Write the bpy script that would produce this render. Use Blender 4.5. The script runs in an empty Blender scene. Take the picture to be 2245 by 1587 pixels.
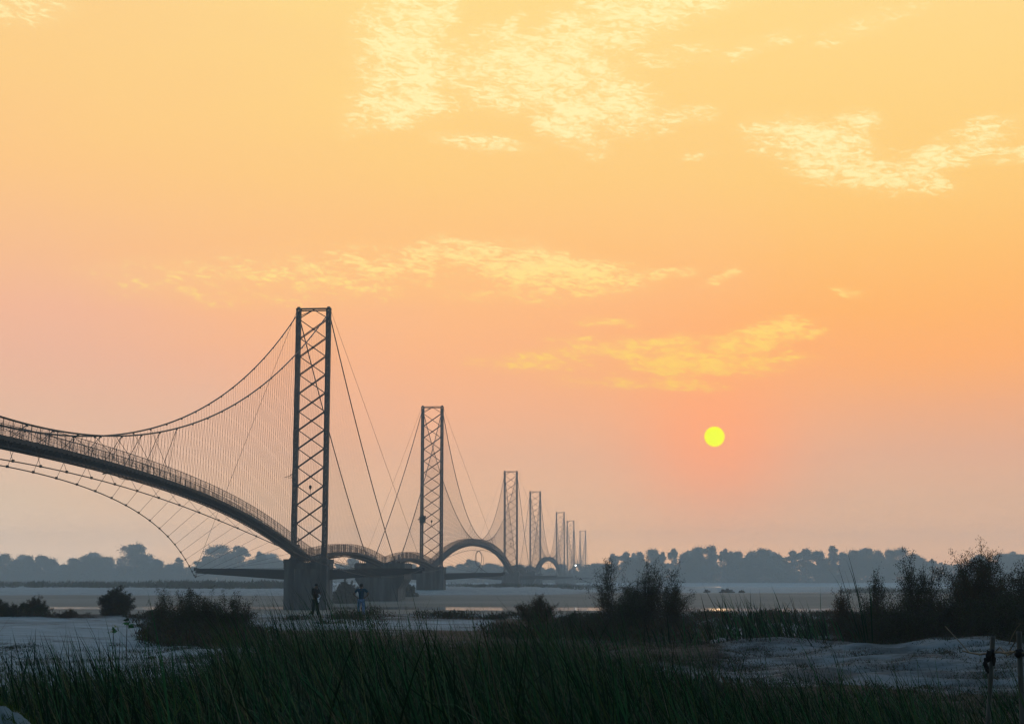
import bpy, math, random
import numpy as np
from mathutils import Vector, Matrix

random.seed(7)
RNG = np.random.default_rng(7)
R = math.radians
sc = bpy.context.scene
COL = sc.collection

# ------------------------------------------------------------------ camera
F = 3240.0
TH = math.atan(478.5 / F)
CT, ST = math.cos(TH), math.sin(TH)
CAMZ = 5.0
cam = bpy.data.cameras.new('camera')
cam_o = bpy.data.objects.new('camera', cam)
COL.objects.link(cam_o)
cam.sensor_width = 36.0
cam.lens = F / 2245 * 36.0
cam.clip_start = 0.1
cam.clip_end = 20000
cam_o.location = (0, 0, CAMZ)
cam_o.rotation_euler = (math.pi / 2 + TH, 0, 0)
sc.camera = cam_o


def ray(u, v):
    x = (u - 1122.5) / F
    y = (793.5 - v) / F
    return (x, CT - y * ST, ST + y * CT)


def at(u, v, D):
    """world point seen at photo pixel (u, v), D metres ahead"""
    d = ray(u, v)
    k = D / d[1]
    return (d[0] * k, D, CAMZ + d[2] * k)


def el_of(v):
    return math.degrees(TH + math.atan((793.5 - v) / F))


def az_of(u, v=1000):
    d = ray(u, v)
    return math.degrees(math.atan2(d[0], d[1]))


# ------------------------------------------------------------------ helpers
class MB:
    """collects shapes for ONE mesh object"""

    def __init__(self):
        self.v, self.f, self.m = [], [], []

    def add(self, vs, fs, mi=0):
        o = len(self.v)
        self.v.extend(vs)
        self.f.extend([tuple(i + o for i in f) for f in fs])
        self.m.extend([mi] * len(fs))

    def box(self, c, s, mi=0, rot=None):
        x, y, z = s[0] / 2, s[1] / 2, s[2] / 2
        vs = [Vector((a, b, d)) for d in (-z, z) for b in (-y, y) for a in (-x, x)]
        if rot is not None:
            vs = [rot @ p for p in vs]
        vs = [(p.x + c[0], p.y + c[1], p.z + c[2]) for p in vs]
        self.add(vs, [(0, 2, 3, 1), (4, 5, 7, 6), (0, 1, 5, 4), (2, 6, 7, 3), (0, 4, 6, 2), (1, 3, 7, 5)], mi)

    def bar(self, a, b, w, h=None, mi=0):
        """square bar from a to b"""
        h = h or w
        a, b = Vector(a), Vector(b)
        d = b - a
        if d.length < 1e-6:
            return
        d.normalize()
        up = Vector((0, 0, 1)) if abs(d.z) < .95 else Vector((0, 1, 0))
        s = d.cross(up).normalized() * (w / 2)
        t = s.cross(d).normalized() * (h / 2)
        vs = [tuple(p) for e in (a, b) for p in (e - s - t, e + s - t, e + s + t, e - s + t)]
        self.add(vs, [(3, 2, 1, 0), (4, 5, 6, 7), (0, 1, 5, 4), (1, 2, 6, 5), (2, 3, 7, 6), (3, 0, 4, 7)], mi)

    def tube(self, pts, r, n=6, mi=0):
        pts = [Vector(p) for p in pts]
        rs = r if hasattr(r, '__len__') else [r] * len(pts)
        vs = []
        for i, p in enumerate(pts):
            d = (pts[min(i + 1, len(pts) - 1)] - pts[max(i - 1, 0)])
            d = d.normalized() if d.length > 1e-9 else Vector((0, 0, 1))
            up = Vector((0, 0, 1)) if abs(d.z) < .9 else Vector((0, 1, 0))
            s = d.cross(up).normalized()
            t = s.cross(d).normalized()
            for k in range(n):
                a = 2 * math.pi * k / n
                vs.append(tuple(p + (s * math.cos(a) + t * math.sin(a)) * rs[i]))
        fs = []
        for i in range(len(pts) - 1):
            for k in range(n):
                fs.append((i * n + k, i * n + (k + 1) % n, (i + 1) * n + (k + 1) % n, (i + 1) * n + k))
        fs.append(tuple(reversed(range(n))))
        fs.append(tuple(range((len(pts) - 1) * n, len(pts) * n)))
        self.add(vs, fs, mi)

    def blob(self, c, r, seed=0, amp=.15, mi=0, nu=10, nv=7, sz=(1, 1, 1)):
        rr = random.Random(seed)
        ph = [rr.uniform(0, 6.28) for _ in range(6)]
        vs = []
        for j in range(nv + 1):
            t = math.pi * j / nv
            for i in range(nu):
                p = 2 * math.pi * i / nu
                d = (math.sin(t) * math.cos(p), math.sin(t) * math.sin(p), math.cos(t))
                q = r * (1 + amp * (math.sin(3 * d[0] + ph[0]) * math.sin(3 * d[1] + ph[1]) + .6 * math.sin(5 * d[2] + ph[2] + 4 * d[0])))
                vs.append((c[0] + d[0] * q * sz[0], c[1] + d[1] * q * sz[1], c[2] + d[2] * q * sz[2]))
        fs = [(j * nu + i, (j + 1) * nu + i, (j + 1) * nu + (i + 1) % nu, j * nu + (i + 1) % nu) for j in range(nv) for i in range(nu)]
        self.add(vs, fs, mi)

    def mesh(self, name, mats, smooth=False):
        me = bpy.data.meshes.new(name)
        me.from_pydata(self.v, [], self.f)
        for m in (mats if isinstance(mats, (list, tuple)) else [mats]):
            me.materials.append(m)
        if any(self.m):
            me.polygons.foreach_set('material_index', self.m)
        if smooth:
            me.polygons.foreach_set('use_smooth', [True] * len(self.f))
        me.update()
        return me

    def build(self, name, mats, parent=None, smooth=False):
        return link(name, self.mesh(name, mats, smooth), parent)


def link(name, me, parent=None):
    o = bpy.data.objects.new(name, me)
    COL.objects.link(o)
    if parent is not None:
        o.parent = parent
    return o


def quads(name, V, mats, mi=None, parent=None):
    """V: (n, 4, 3) array of separate quads -> one mesh object"""
    n = len(V)
    me = bpy.data.meshes.new(name)
    me.vertices.add(n * 4)
    me.vertices.foreach_set('co', np.asarray(V, np.float32).ravel())
    me.loops.add(n * 4)
    me.loops.foreach_set('vertex_index', np.arange(n * 4, dtype=np.int32))
    me.polygons.add(n)
    me.polygons.foreach_set('loop_start', np.arange(0, n * 4, 4, dtype=np.int32))
    for m in mats:
        me.materials.append(m)
    if mi is not None:
        me.polygons.foreach_set('material_index', np.asarray(mi, np.int32))
    me.update(calc_edges=True)
    return link(name, me, parent)


def tag(o, label=None, cat=None, group=None, kind=None):
    if label:
        o['label'] = label
    if cat:
        o['category'] = cat
    if group:
        o['group'] = group
    if kind:
        o['kind'] = kind
    return o


def empty(name, loc=(0, 0, 0), rz=0.0):
    o = bpy.data.objects.new(name, None)
    COL.objects.link(o)
    o.location = loc
    o.rotation_euler = (0, 0, rz)
    o.empty_display_size = .5
    return o


def copy_tree(o, parent=None):
    c = o.copy()
    COL.objects.link(c)
    if parent is not None:
        c.parent = parent
    for ch in list(o.children):
        copy_tree(ch, c)
    return c


# ------------------------------------------------------------------ noise for terrain
_LAT = np.random.default_rng(3).random((256, 256))


def vnoise(x, y):
    x = np.asarray(x, float)
    y = np.asarray(y, float)
    xi, yi = np.floor(x).astype(int), np.floor(y).astype(int)
    fx, fy = x - xi, y - yi
    fx = fx * fx * (3 - 2 * fx)
    fy = fy * fy * (3 - 2 * fy)
    g = lambda a, b: _LAT[a & 255, b & 255]
    return (g(xi, yi) * (1 - fx) + g(xi + 1, yi) * fx) * (1 - fy) + (g(xi, yi + 1) * (1 - fx) + g(xi + 1, yi + 1) * fx) * fy - .5


def fbm(x, y, n=4):
    s, a = 0, 1.0
    for i in range(n):
        s = s + a * vnoise(x * 2 ** i + 17.3 * i, y * 2 ** i + 5.1 * i)
        a *= .5
    return s


def sstep(a, b, x):
    t = np.clip((np.asarray(x, float) - a) / (b - a), 0, 1)
    return t * t * (3 - 2 * t)


def terrain(x, y):
    x = np.asarray(x, float)
    y = np.asarray(y, float)
    r = np.hypot(x, y)
    near = 3.0 + .10 * fbm(x * .35, y * .35) + .16 * fbm(x * .08, y * .08)
    rough = (1 - sstep(44, 60, y)) * sstep(12, 20, y)
    near = near + rough * (.08 * (1 - 2 * np.abs(vnoise(x * .45 + 3 + .6 * vnoise(y * .5, x * .4), y * .55)) * 2)  * sstep(-4, 3, x) + .07 * fbm(x * 1.3, y * 1.3, 4))
    near = near + .35 * (1 - sstep(1, 5, r))
    # pale sand mound right, ridge of it, and little mound lower left
    near = near + .34 * np.exp(-(((x - 11.5) / 4.0) ** 2 + ((y - 38) / 4.5) ** 2)) * (1 + .5 * fbm(x * .9, y * .9))
    near = near + .22 * np.exp(-(((x - 6.5) / 3) ** 2 + ((y - 43) / 3) ** 2)) + .2 * np.exp(-(((x - 14) / 4) ** 2 + ((y - 33) / 3) ** 2))
    near = near + 1.43 * np.exp(-(((x + 2.85) / 1.3) ** 2 + ((y - 7.9) / .8) ** 2)) * (1 + .07 * fbm(x * 3, y * 3) + .035 * fbm(x * 11, y * 9, 3))
    t = sstep(88, 130, y + 4 * fbm(x * .05, y * .05))
    # river bed and the sand flats behind it
    cen = 274 - 20 * sstep(-40, 60, x) + 5 * vnoise(x * .03, 3.3)
    bed = .16 + .16 * fbm(x * .035, y * .07) + .06 * fbm(x * .15, y * .3, 2)
    bed = bed - (.66 - .24 * sstep(0, 40, x)) * np.exp(-((y - cen) / 13.0) ** 2)
    plat = 2.75 - 1.5 * sstep(2, 38, x - (y - 400) * .03) + .12 * fbm(x * .02, y * .015)
    up = sstep(286, 410, y + 18 * vnoise(x * .02, y * .01))
    far = bed * (1 - up) + plat * up
    far = far - .9 * np.exp(-(((x - 150) / 62) ** 2 + ((y - 530) / 52) ** 2)) ** .8
    far = far - .8 * np.exp(-(((x - 66) / 42) ** 2 + ((y - 845) / 70) ** 2) ** 2)
    far = far - .9 * sstep(850, 1000, y) * (1 - sstep(1120, 1220, y)) * sstep(-400, -10, x)
    far = far + (2.9 - far) * sstep(1150, 1245, y + 30 * fbm(x * .01, y * .01)) + 2.2 * sstep(1300, 1640, y)
    z = near * (1 - t) + far * t
    return z


def gz(x, y):
    return float(terrain(x, y))


# ------------------------------------------------------------------ materials
def new_mat(name):
    m = bpy.data.materials.new(name)
    m.use_nodes = True
    nt = m.node_tree
    b = nt.nodes['Principled BSDF']
    return m, nt, b


def N(nt, t, **kw):
    n = nt.nodes.new(t)
    for k, v in kw.items():
        setattr(n, k, v)
    return n


def mat(name, c1, c2=None, scale=3.0, rough=.8, detail=5.0, stretch=(1, 1, 1), bump=0.0, metallic=0.0, spec=.3, lo=.35, hi=.65):
    m, nt, b = new_mat(name)
    b.inputs['Roughness'].default_value = rough
    b.inputs['Metallic'].default_value = metallic
    b.inputs['Specular IOR Level'].default_value = spec
    if c2 is None:
        c2 = tuple(x * .6 for x in c1)
    tc = N(nt, 'ShaderNodeTexCoord')
    mp = N(nt, 'ShaderNodeMapping')
    mp.inputs['Scale'].default_value = stretch
    nz = N(nt, 'ShaderNodeTexNoise')
    nz.inputs['Scale'].default_value = scale
    nz.inputs['Detail'].default_value = detail
    rp = N(nt, 'ShaderNodeValToRGB')
    rp.color_ramp.elements[0].position = lo
    rp.color_ramp.elements[1].position = hi
    rp.color_ramp.elements[0].color = (*c2, 1)
    rp.color_ramp.elements[1].color = (*c1, 1)
    nt.links.new(tc.outputs['Object'], mp.inputs['Vector'])
    nt.links.new(mp.outputs[0], nz.inputs['Vector'])
    nt.links.new(nz.outputs['Fac'], rp.inputs['Fac'])
    nt.links.new(rp.outputs[0], b.inputs['Base Color'])
    if bump:
        bp = N(nt, 'ShaderNodeBump')
        bp.inputs['Strength'].default_value = bump
        bp.inputs['Distance'].default_value = .05
        nt.links.new(nz.outputs['Fac'], bp.inputs['Height'])
        nt.links.new(bp.outputs[0], b.inputs['Normal'])
    return m


def leaf_mat(name, c, rough=.5, spec=.05):
    m, nt, b = new_mat(name)
    b.inputs['Roughness'].default_value = rough
    b.inputs['Specular IOR Level'].default_value = spec
    tc = N(nt, 'ShaderNodeTexCoord')
    nz = N(nt, 'ShaderNodeTexNoise')
    nz.inputs['Scale'].default_value = 1.7
    nz.inputs['Detail'].default_value = 6
    rp = N(nt, 'ShaderNodeValToRGB')
    rp.color_ramp.elements[0].position = .3
    rp.color_ramp.elements[1].position = .7
    rp.color_ramp.elements[0].color = (c[0] * .55, c[1] * .6, c[2] * .6, 1)
    rp.color_ramp.elements[1].color = (c[0] * 1.35, c[1] * 1.3, c[2] * 1.2, 1)
    nt.links.new(tc.outputs['Object'], nz.inputs['Vector'])
    nt.links.new(nz.outputs['Fac'], rp.inputs['Fac'])
    nt.links.new(rp.outputs[0], b.inputs['Base Color'])
    return m


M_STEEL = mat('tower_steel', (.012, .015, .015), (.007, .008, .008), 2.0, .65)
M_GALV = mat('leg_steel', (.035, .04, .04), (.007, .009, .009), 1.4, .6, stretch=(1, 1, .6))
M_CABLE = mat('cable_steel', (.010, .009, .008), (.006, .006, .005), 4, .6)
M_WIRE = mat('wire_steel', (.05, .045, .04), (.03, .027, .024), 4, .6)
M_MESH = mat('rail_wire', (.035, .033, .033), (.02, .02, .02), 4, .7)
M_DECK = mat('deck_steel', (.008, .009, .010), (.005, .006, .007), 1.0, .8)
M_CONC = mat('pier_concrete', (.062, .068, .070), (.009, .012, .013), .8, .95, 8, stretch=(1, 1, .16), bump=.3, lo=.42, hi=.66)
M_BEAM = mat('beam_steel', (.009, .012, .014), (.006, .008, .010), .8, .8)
M_BARK = mat('bark', (.05, .04, .03), (.03, .025, .02), 4, .9)
M_TREE = leaf_mat('tree_leaf', (.045, .06, .03), .7)
M_STEM = mat('dry_stem', (.035, .026, .018), (.02, .015, .011), 5, .9)
M_BROWN = leaf_mat('brown_leaf', (.045, .030, .016), .8)
M_OLIVE = leaf_mat('olive_leaf', (.032, .040, .016), .7)
M_RUST = leaf_mat('rusty_leaf', (.06, .036, .018), .8)
M_G1 = leaf_mat('reed_green', (.020, .076, .026), .6)
M_G2 = leaf_mat('reed_dark', (.004, .023, .008), .6)
M_G3 = leaf_mat('reed_dry', (.075, .072, .045), .6)
M_G4 = leaf_mat('reed_olive', (.036, .068, .016), .6)
M_BAMBOO = mat('bamboo_cane', (.055, .048, .036), (.026, .024, .02), 6, .6, stretch=(1, 1, .15))
M_ROPE = mat('dry_vine', (.12, .09, .05), (.06, .045, .03), 9, .9)
M_CLOTH_DK = mat('dark_cloth', (.012, .010, .010), (.006, .005, .005), 9, .95)
M_STONE = mat('stone', (.26, .25, .22), (.13, .12, .11), 7, .8, bump=.3)
M_PEB = mat('glossy_stone', (.06, .075, .06), (.03, .04, .03), 9, .22, spec=.6)
M_MOSS = leaf_mat('moss_leaf', (.040, .060, .012), .9)
M_SKIN = mat('skin', (.10, .06, .04), (.08, .05, .035), 8, .6)
M_HAIR = mat('hair', (.008, .007, .006), (.005, .005, .005), 20, .6)
M_BLACK = mat('black_fabric', (.006, .006, .008), (.004, .004, .005), 12, .95)
M_TEAL = mat('teal_fabric', (.008, .05, .085), (.006, .035, .06), 12, .9)
M_JEAN = mat('blue_denim', (.11, .18, .30), (.08, .13, .22), 14, .9)
M_WHITE = mat('white_fabric', (.75, .75, .78), (.6, .6, .65), 9, .9)


# ------------------------------------------------------------------ sky
EXPO = 2.25             # photo is exposed for the dim evening land
BGS = .15              # strength of the sky
SKY_GAIN = BGS * 2 ** EXPO
SIG = 0.00050          # haze density
HTOP = 58.0            # top of the haze box
HB = 1720.0            # half size of the haze box
S_IN = np.array([.205, .272, .312])   # light the haze sends back (as measured in renders)


def lin(c):
    c = np.asarray(c, float) / 255.0
    return np.where(c <= .04045, c / 12.92, ((c + .055) / 1.055) ** 2.4)


def sky_for(rgb, el):
    """sky radiance that shows as rgb once seen through the air of the haze box"""
    p = min(HB / math.cos(R(el)), (HTOP - CAMZ) / max(math.sin(R(el)), 1e-4))
    T = math.exp(-SIG * p)
    w = (lin(rgb) - S_IN * (1 - T)) / T
    return tuple(float(q) for q in np.clip(w, .01, 6) / SKY_GAIN)


sun_d = Vector(ray(1566.5, 957)).normalized()
SUN_EL = math.asin(sun_d.z)
SUN_AZ = math.atan2(sun_d.x, sun_d.y)

world = bpy.data.worlds.new('World')
sc.world = world
world.use_nodes = True
wt = world.node_tree
for n in list(wt.nodes):
    wt.nodes.remove(n)


def sock(v, inp):
    if hasattr(v, 'is_linked') or isinstance(v, bpy.types.NodeSocket):
        wt.links.new(v, inp)
    else:
        inp.default_value = v


def M(op, a, b=None, c=None, clamp=False):
    n = wt.nodes.new('ShaderNodeMath')
    n.operation = op
    n.use_clamp = clamp
    sock(a, n.inputs[0])
    if b is not None:
        sock(b, n.inputs[1])
    if c is not None:
        sock(c, n.inputs[2])
    return n.outputs[0]


def SS(x, a, b, lo=0.0, hi=1.0):
    n = wt.nodes.new('ShaderNodeMapRange')
    n.interpolation_type = 'SMOOTHSTEP'
    sock(x, n.inputs['Value'])
    n.inputs['From Min'].default_value = a
    n.inputs['From Max'].default_value = b
    n.inputs['To Min'].default_value = lo
    n.inputs['To Max'].default_value = hi
    return n.outputs['Result']


def MIX(f, a, b):
    n = wt.nodes.new('ShaderNodeMix')
    n.data_type = 'RGBA'
    n.clamp_factor = True
    sock(f, n.inputs[0])
    for v, i in ((a, 6), (b, 7)):
        if isinstance(v, bpy.types.NodeSocket):
            wt.links.new(v, n.inputs[i])
        else:
            n.inputs[i].default_value = (*v, 1)
    return n.outputs[2]


def RAMP(x, stops):
    n = wt.nodes.new('ShaderNodeValToRGB')
    n.color_ramp.interpolation = 'B_SPLINE' if False else 'EASE'
    e = n.color_ramp.elements
    while len(e) < len(stops):
        e.new(.5)
    for i, (p, c) in enumerate(stops):
        e[i].position = p
        e[i].color = (*c, 1)
    n.color_ramp.interpolation = 'LINEAR'
    wt.links.new(x, n.inputs['Fac'])
    return n.outputs['Color']


tcw = wt.nodes.new('ShaderNodeTexCoord')
sep = wt.nodes.new('ShaderNodeSeparateXYZ')
wt.links.new(tcw.outputs['Generated'], sep.inputs[0])
DX, DY, DZ = sep.outputs
EL = M('MULTIPLY', M('ARCSINE', DZ), 180 / math.pi)
AZ = M('MULTIPLY', M('ARCTAN2', DX, DY), 180 / math.pi)
EN = M('DIVIDE', EL, 30.0, clamp=True)
# the colours of the evening sky by height: left of the picture, under the bridge line, right of the sun
COLS = [  # photo row, left, middle, right
    (1272, (200, 186, 170), (208, 176, 150), (210, 172, 150)),
    (1215, (208, 189, 172), (216, 181, 154), (209, 176, 153)),
    (1100, (211, 189, 168), (219, 181, 154), (212, 176, 152)),
    (1000, (219, 186, 164), (226, 180, 152), (221, 175, 150)),
    (900, (226, 185, 161), (239, 181, 147), (233, 175, 142)),
    (800, (233, 183, 158), (247, 183, 140), (250, 180, 125)),
    (700, (241, 185, 154), (252, 188, 136), (253, 186, 116)),
    (580, (246, 191, 146), (254, 194, 132), (254, 194, 118)),
    (400, (252, 200, 138), (254, 205, 132), (254, 207, 128)),
    (200, (253, 207, 138), (255, 214, 137), (255, 214, 136)),
    (0, (253, 211, 142), (255, 220, 142), (255, 219, 144)),
    (-300, (240, 205, 150), (250, 215, 150), (250, 215, 150)),
]
rl = RAMP(EN, [(max(0, el_of(v)) / 30, sky_for(a, max(el_of(v), .05))) for v, a, b, c in COLS])
rm = RAMP(EN, [(max(0, el_of(v)) / 30, sky_for(b, max(el_of(v), .05))) for v, a, b, c in COLS])
rr_ = RAMP(EN, [(max(0, el_of(v)) / 30, sky_for(c, max(el_of(v), .05))) for v, a, b, c in COLS])
# slow uneven veils in the air
vn = wt.nodes.new('ShaderNodeTexNoise')
vn.inputs['Scale'].default_value = 1.0
vn.inputs['Detail'].default_value = 3
cmb = wt.nodes.new('ShaderNodeCombineXYZ')
sock(M('MULTIPLY', AZ, .10), cmb.inputs[0])
sock(M('MULTIPLY', EL, .22), cmb.inputs[1])
wt.links.new(cmb.outputs[0], vn.inputs['Vector'])
VE = M('SUBTRACT', vn.outputs['Fac'], .5)
AZW = M('ADD', AZ, M('MULTIPLY', VE, 16.0))
base = MIX(SS(AZW, -20, -2), rl, rm)
base = MIX(SS(AZW, 0, 18), base, rr_)
# rosy glow round the sun
dotn = wt.nodes.new('ShaderNodeVectorMath')
dotn.operation = 'DOT_PRODUCT'
wt.links.new(tcw.outputs['Generated'], dotn.inputs[0])
dotn.inputs[1].default_value = sun_d
ANG = M('MULTIPLY', M('ARCCOSINE', M('MINIMUM', dotn.outputs['Value'], 1.0)), 180 / math.pi)
EL0 = math.degrees(SUN_EL)
g1 = M('EXPONENT', M('MULTIPLY', M('POWER', M('DIVIDE', ANG, 3.1), 2.0), -1.0))
base = MIX(M('MULTIPLY', g1, .85), base, sky_for((255, 169, 130), EL0))
# broad band of warm orange sweeping up-right from the sun
g2 = M('MULTIPLY', M('EXPONENT', M('MULTIPLY', M('POWER', M('DIVIDE', M('SUBTRACT', EL, 8.3), 2.6), 2.0), -1.0)), SS(AZ, -6, 10))
base = MIX(M('MULTIPLY', g2, .40), base, sky_for((255, 176, 108), 8.5))

# --- altocumulus: patches (photo px centre, radii, tilt, weight)
PATCH = [(890, 110, 105, 130, 0, 1.0), (940, 20, 80, 50, -10, .95), (880, 230, 120, 50, -6, .95), (800, 280, 60, 24, -14, .7), (1190, 150, 190, 80, 8, 1.0), (1330, 60, 190, 60, -12, .95), (1500, 22, 150, 34, -6, .85),
         (1300, 225, 150, 62, 10, 1.0), (1080, 200, 120, 46, 10, .85), (1240, 280, 90, 36, 22, .9), (1295, 325, 50, 24, 20, .7), (1060, 312, 110, 18, 6, .8), (1120, 45, 26, 12, -20, .8), (1030, 85, 90, 16, -8, .7),
         (1500, 262, 70, 20, -4, .75), (1460, 295, 26, 10, 0, .7), (1530, 352, 40, 8, -6, .6), (1460, 130, 110, 24, -8, .6), (1660, 118, 90, 20, -14, .6), (1900, 90, 120, 26, -12, .55),
         (1790, 335, 140, 50, 12, 1.0), (1870, 300, 60, 26, -6, .8), (1900, 405, 170, 38, 12, .95), (2050, 385, 150, 34, -14, .95), (2150, 330, 90, 22, -12, .75), (2220, 392, 60, 16, 0, .75), (1990, 440, 80, 16, 0, .75),
         (1110, 565, 190, 36, 6, .98), (1240, 605, 180, 42, 3, 1.0), (1400, 606, 120, 13, -3, .95), (900, 570, 140, 28, -14, .88), (760, 600, 280, 34, -6, .78), (480, 625, 260, 40, 0, .66), (700, 610, 420, 60, -4, .64), (1150, 650, 200, 16, 0, .6), (920, 535, 40, 10, -20, .7),
         (1583, 614, 42, 11, -14, 1.0), (1325, 706, 66, 9, 5, .85), (1850, 656, 44, 7, 7, .85), (1250, 742, 60, 9, -5, .7), (1715, 718, 24, 8, -10, .75), (1585, 648, 16, 4, 0, .7),
         (1270, 775, 150, 20, -8, .82), (1440, 762, 120, 24, -6, .95), (1655, 752, 120, 30, -14, 1.05), (1540, 800, 180, 32, 0, 1.0), (1770, 740, 44, 12, 0, .85), (1720, 790, 80, 10, 4, .75), (1180, 795, 160, 20, 0, .66), (1400, 842, 200, 13, 2, .66), (1520, 850, 80, 9, 4, .7),
         (40, 65, 100, 50, 0, .72), (60, 35, 60, 14, 0, .7)]
wn = wt.nodes.new('ShaderNodeTexNoise')
wn.inputs['Scale'].default_value = 1.0
wn.inputs['Detail'].default_value = 6
wn.inputs['Roughness'].default_value = .65
cm2 = wt.nodes.new('ShaderNodeCombineXYZ')
sock(M('MULTIPLY', AZ, .8), cm2.inputs[0])
sock(M('MULTIPLY', EL, 1.7), cm2.inputs[1])
wt.links.new(cm2.outputs[0], wn.inputs['Vector'])
seps = wt.nodes.new('ShaderNodeSeparateColor')
wt.links.new(wn.outputs['Color'], seps.inputs[0])
wu = M('ADD', AZ, M('MULTIPLY', M('SUBTRACT', seps.outputs[0], .5), 1.7))
wv = M('ADD', EL, M('MULTIPLY', M('SUBTRACT', seps.outputs[1], .5), .85))
mask = None
PD = 3240 * math.pi / 180
for (u, v, a, b, tl, w) in PATCH:
    ca, ce = az_of(u, v), el_of(v)
    c_, s_ = math.cos(R(tl)), math.sin(R(tl))
    dx = M('SUBTRACT', wu, ca)
    dy = M('SUBTRACT', ce, wv)           # down positive, as in picture rows
    p = M('ADD', M('MULTIPLY', dx, c_ / (a / PD)), M('MULTIPLY', dy, s_ / (a / PD)))
    q = M('ADD', M('MULTIPLY', dx, -s_ / (b / PD)), M('MULTIPLY', dy, c_ / (b / PD)))
    d2 = M('ADD', M('MULTIPLY', p, p), M('MULTIPLY', q, q))
    k = SS(d2, .10, 2.3, w, 0.0)
    mask = k if mask is None else M('MAXIMUM', mask, k)
# rippled texture
cn = wt.nodes.new('ShaderNodeTexNoise')
cn.inputs['Scale'].default_value = 1.0
cn.inputs['Detail'].default_value = 9
cn.inputs['Roughness'].default_value = .62
cn.inputs['Distortion'].default_value = 1.1
cm3 = wt.nodes.new('ShaderNodeCombineXYZ')
sock(M('ADD', M('MULTIPLY', AZ, 2.0), M('MULTIPLY', EL, .7)), cm3.inputs[0])
sock(M('ADD', M('MULTIPLY', EL, 5.6), M('MULTIPLY', AZ, .3)), cm3.inputs[1])
wt.links.new(cm3.outputs[0], cn.inputs['Vector'])
bn = wt.nodes.new('ShaderNodeTexNoise')
bn.inputs['Scale'].default_value = 1.0
bn.inputs['Detail'].default_value = 4
cm4 = wt.nodes.new('ShaderNodeCombineXYZ')
sock(M('ADD', M('MULTIPLY', AZ, .62), M('MULTIPLY', EL, .35)), cm4.inputs[0])
sock(M('ADD', M('MULTIPLY', EL, 1.5), M('MULTIPLY', AZ, .2)), cm4.inputs[1])
wt.links.new(cm4.outputs[0], bn.inputs['Vector'])
cl = M('ADD', M('MULTIPLY', cn.outputs['Fac'], 2.4), M('MULTIPLY', bn.outputs['Fac'], 1.25))
cl = M('SUBTRACT', M('ADD', cl, M('MULTIPLY', mask, .86)), 2.26)
cl = SS(cl, .0, .70)
cl = M('MULTIPLY', cl, SS(mask, .02, .35))
cl = M('ADD', cl, M('MULTIPLY', mask, .14))   # thin veil between the flecks
cl = M('MULTIPLY', cl, SS(EL, 5, 20, .82, .92))
ccol = MIX(SS(EL, 7, 17), sky_for((255, 212, 112), 9), sky_for((255, 241, 176), 17))
base = MIX(cl, base, ccol)
# sun disc
disc = SS(ANG, .372, .400, 1.0, 0.0)
base = MIX(disc, base, MIX(SS(ANG, .27, .39), sky_for((243, 255, 80), EL0), sky_for((255, 246, 55), EL0)))
# the rest of the sky, outside the evening glow
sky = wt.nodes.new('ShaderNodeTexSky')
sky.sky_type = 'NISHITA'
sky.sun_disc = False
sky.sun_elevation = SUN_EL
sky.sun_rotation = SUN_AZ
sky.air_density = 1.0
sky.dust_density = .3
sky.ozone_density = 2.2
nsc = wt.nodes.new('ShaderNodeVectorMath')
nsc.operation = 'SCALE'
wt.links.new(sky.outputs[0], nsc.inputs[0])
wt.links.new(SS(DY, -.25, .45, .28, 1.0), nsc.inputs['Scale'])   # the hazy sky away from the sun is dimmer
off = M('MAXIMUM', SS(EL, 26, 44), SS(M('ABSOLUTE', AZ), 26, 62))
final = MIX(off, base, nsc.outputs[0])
bg = wt.nodes.new('ShaderNodeBackground')
bg.inputs['Strength'].default_value = BGS
wt.links.new(final, bg.inputs['Color'])
wo = wt.nodes.new('ShaderNodeOutputWorld')
wt.links.new(bg.outputs[0], wo.inputs['Surface'])

sun = bpy.data.lights.new('sun_lamp', 'SUN')
sun.energy = .03
sun.angle = R(.55)
sun.color = (1, .62, .32)
sun_o = bpy.data.objects.new('sun_lamp', sun)
COL.objects.link(sun_o)
sun_o.rotation_euler = (-sun_d).to_track_quat('-Z', 'Y').to_euler()
sun_o.location = (0, 0, 60)

# ------------------------------------------------------------------ haze
hz = MB()
hz.box((0, 0, (HTOP - 3) / 2), (2 * HB, 2 * HB, HTOP + 3))
mh = bpy.data.materials.new('haze_air')
mh.use_nodes = True
for n in list(mh.node_tree.nodes):
    mh.node_tree.nodes.remove(n)
pv = mh.node_tree.nodes.new('ShaderNodeVolumePrincipled')
pv.inputs['Color'].default_value = (.97, 1.0, .98, 1)
pv.inputs['Density'].default_value = SIG
pv.inputs['Density Attribute'].default_value = ''
pv.inputs['Color Attribute'].default_value = ''
pv.inputs['Temperature Attribute'].default_value = ''
pv.inputs['Anisotropy'].default_value = 0.0
ho = mh.node_tree.nodes.new('ShaderNodeOutputMaterial')
mh.node_tree.links.new(pv.outputs[0], ho.inputs['Volume'])
tag(hz.build('haze', mh), 'pale blue evening haze over the river plain', 'haze', kind='stuff')

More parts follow.
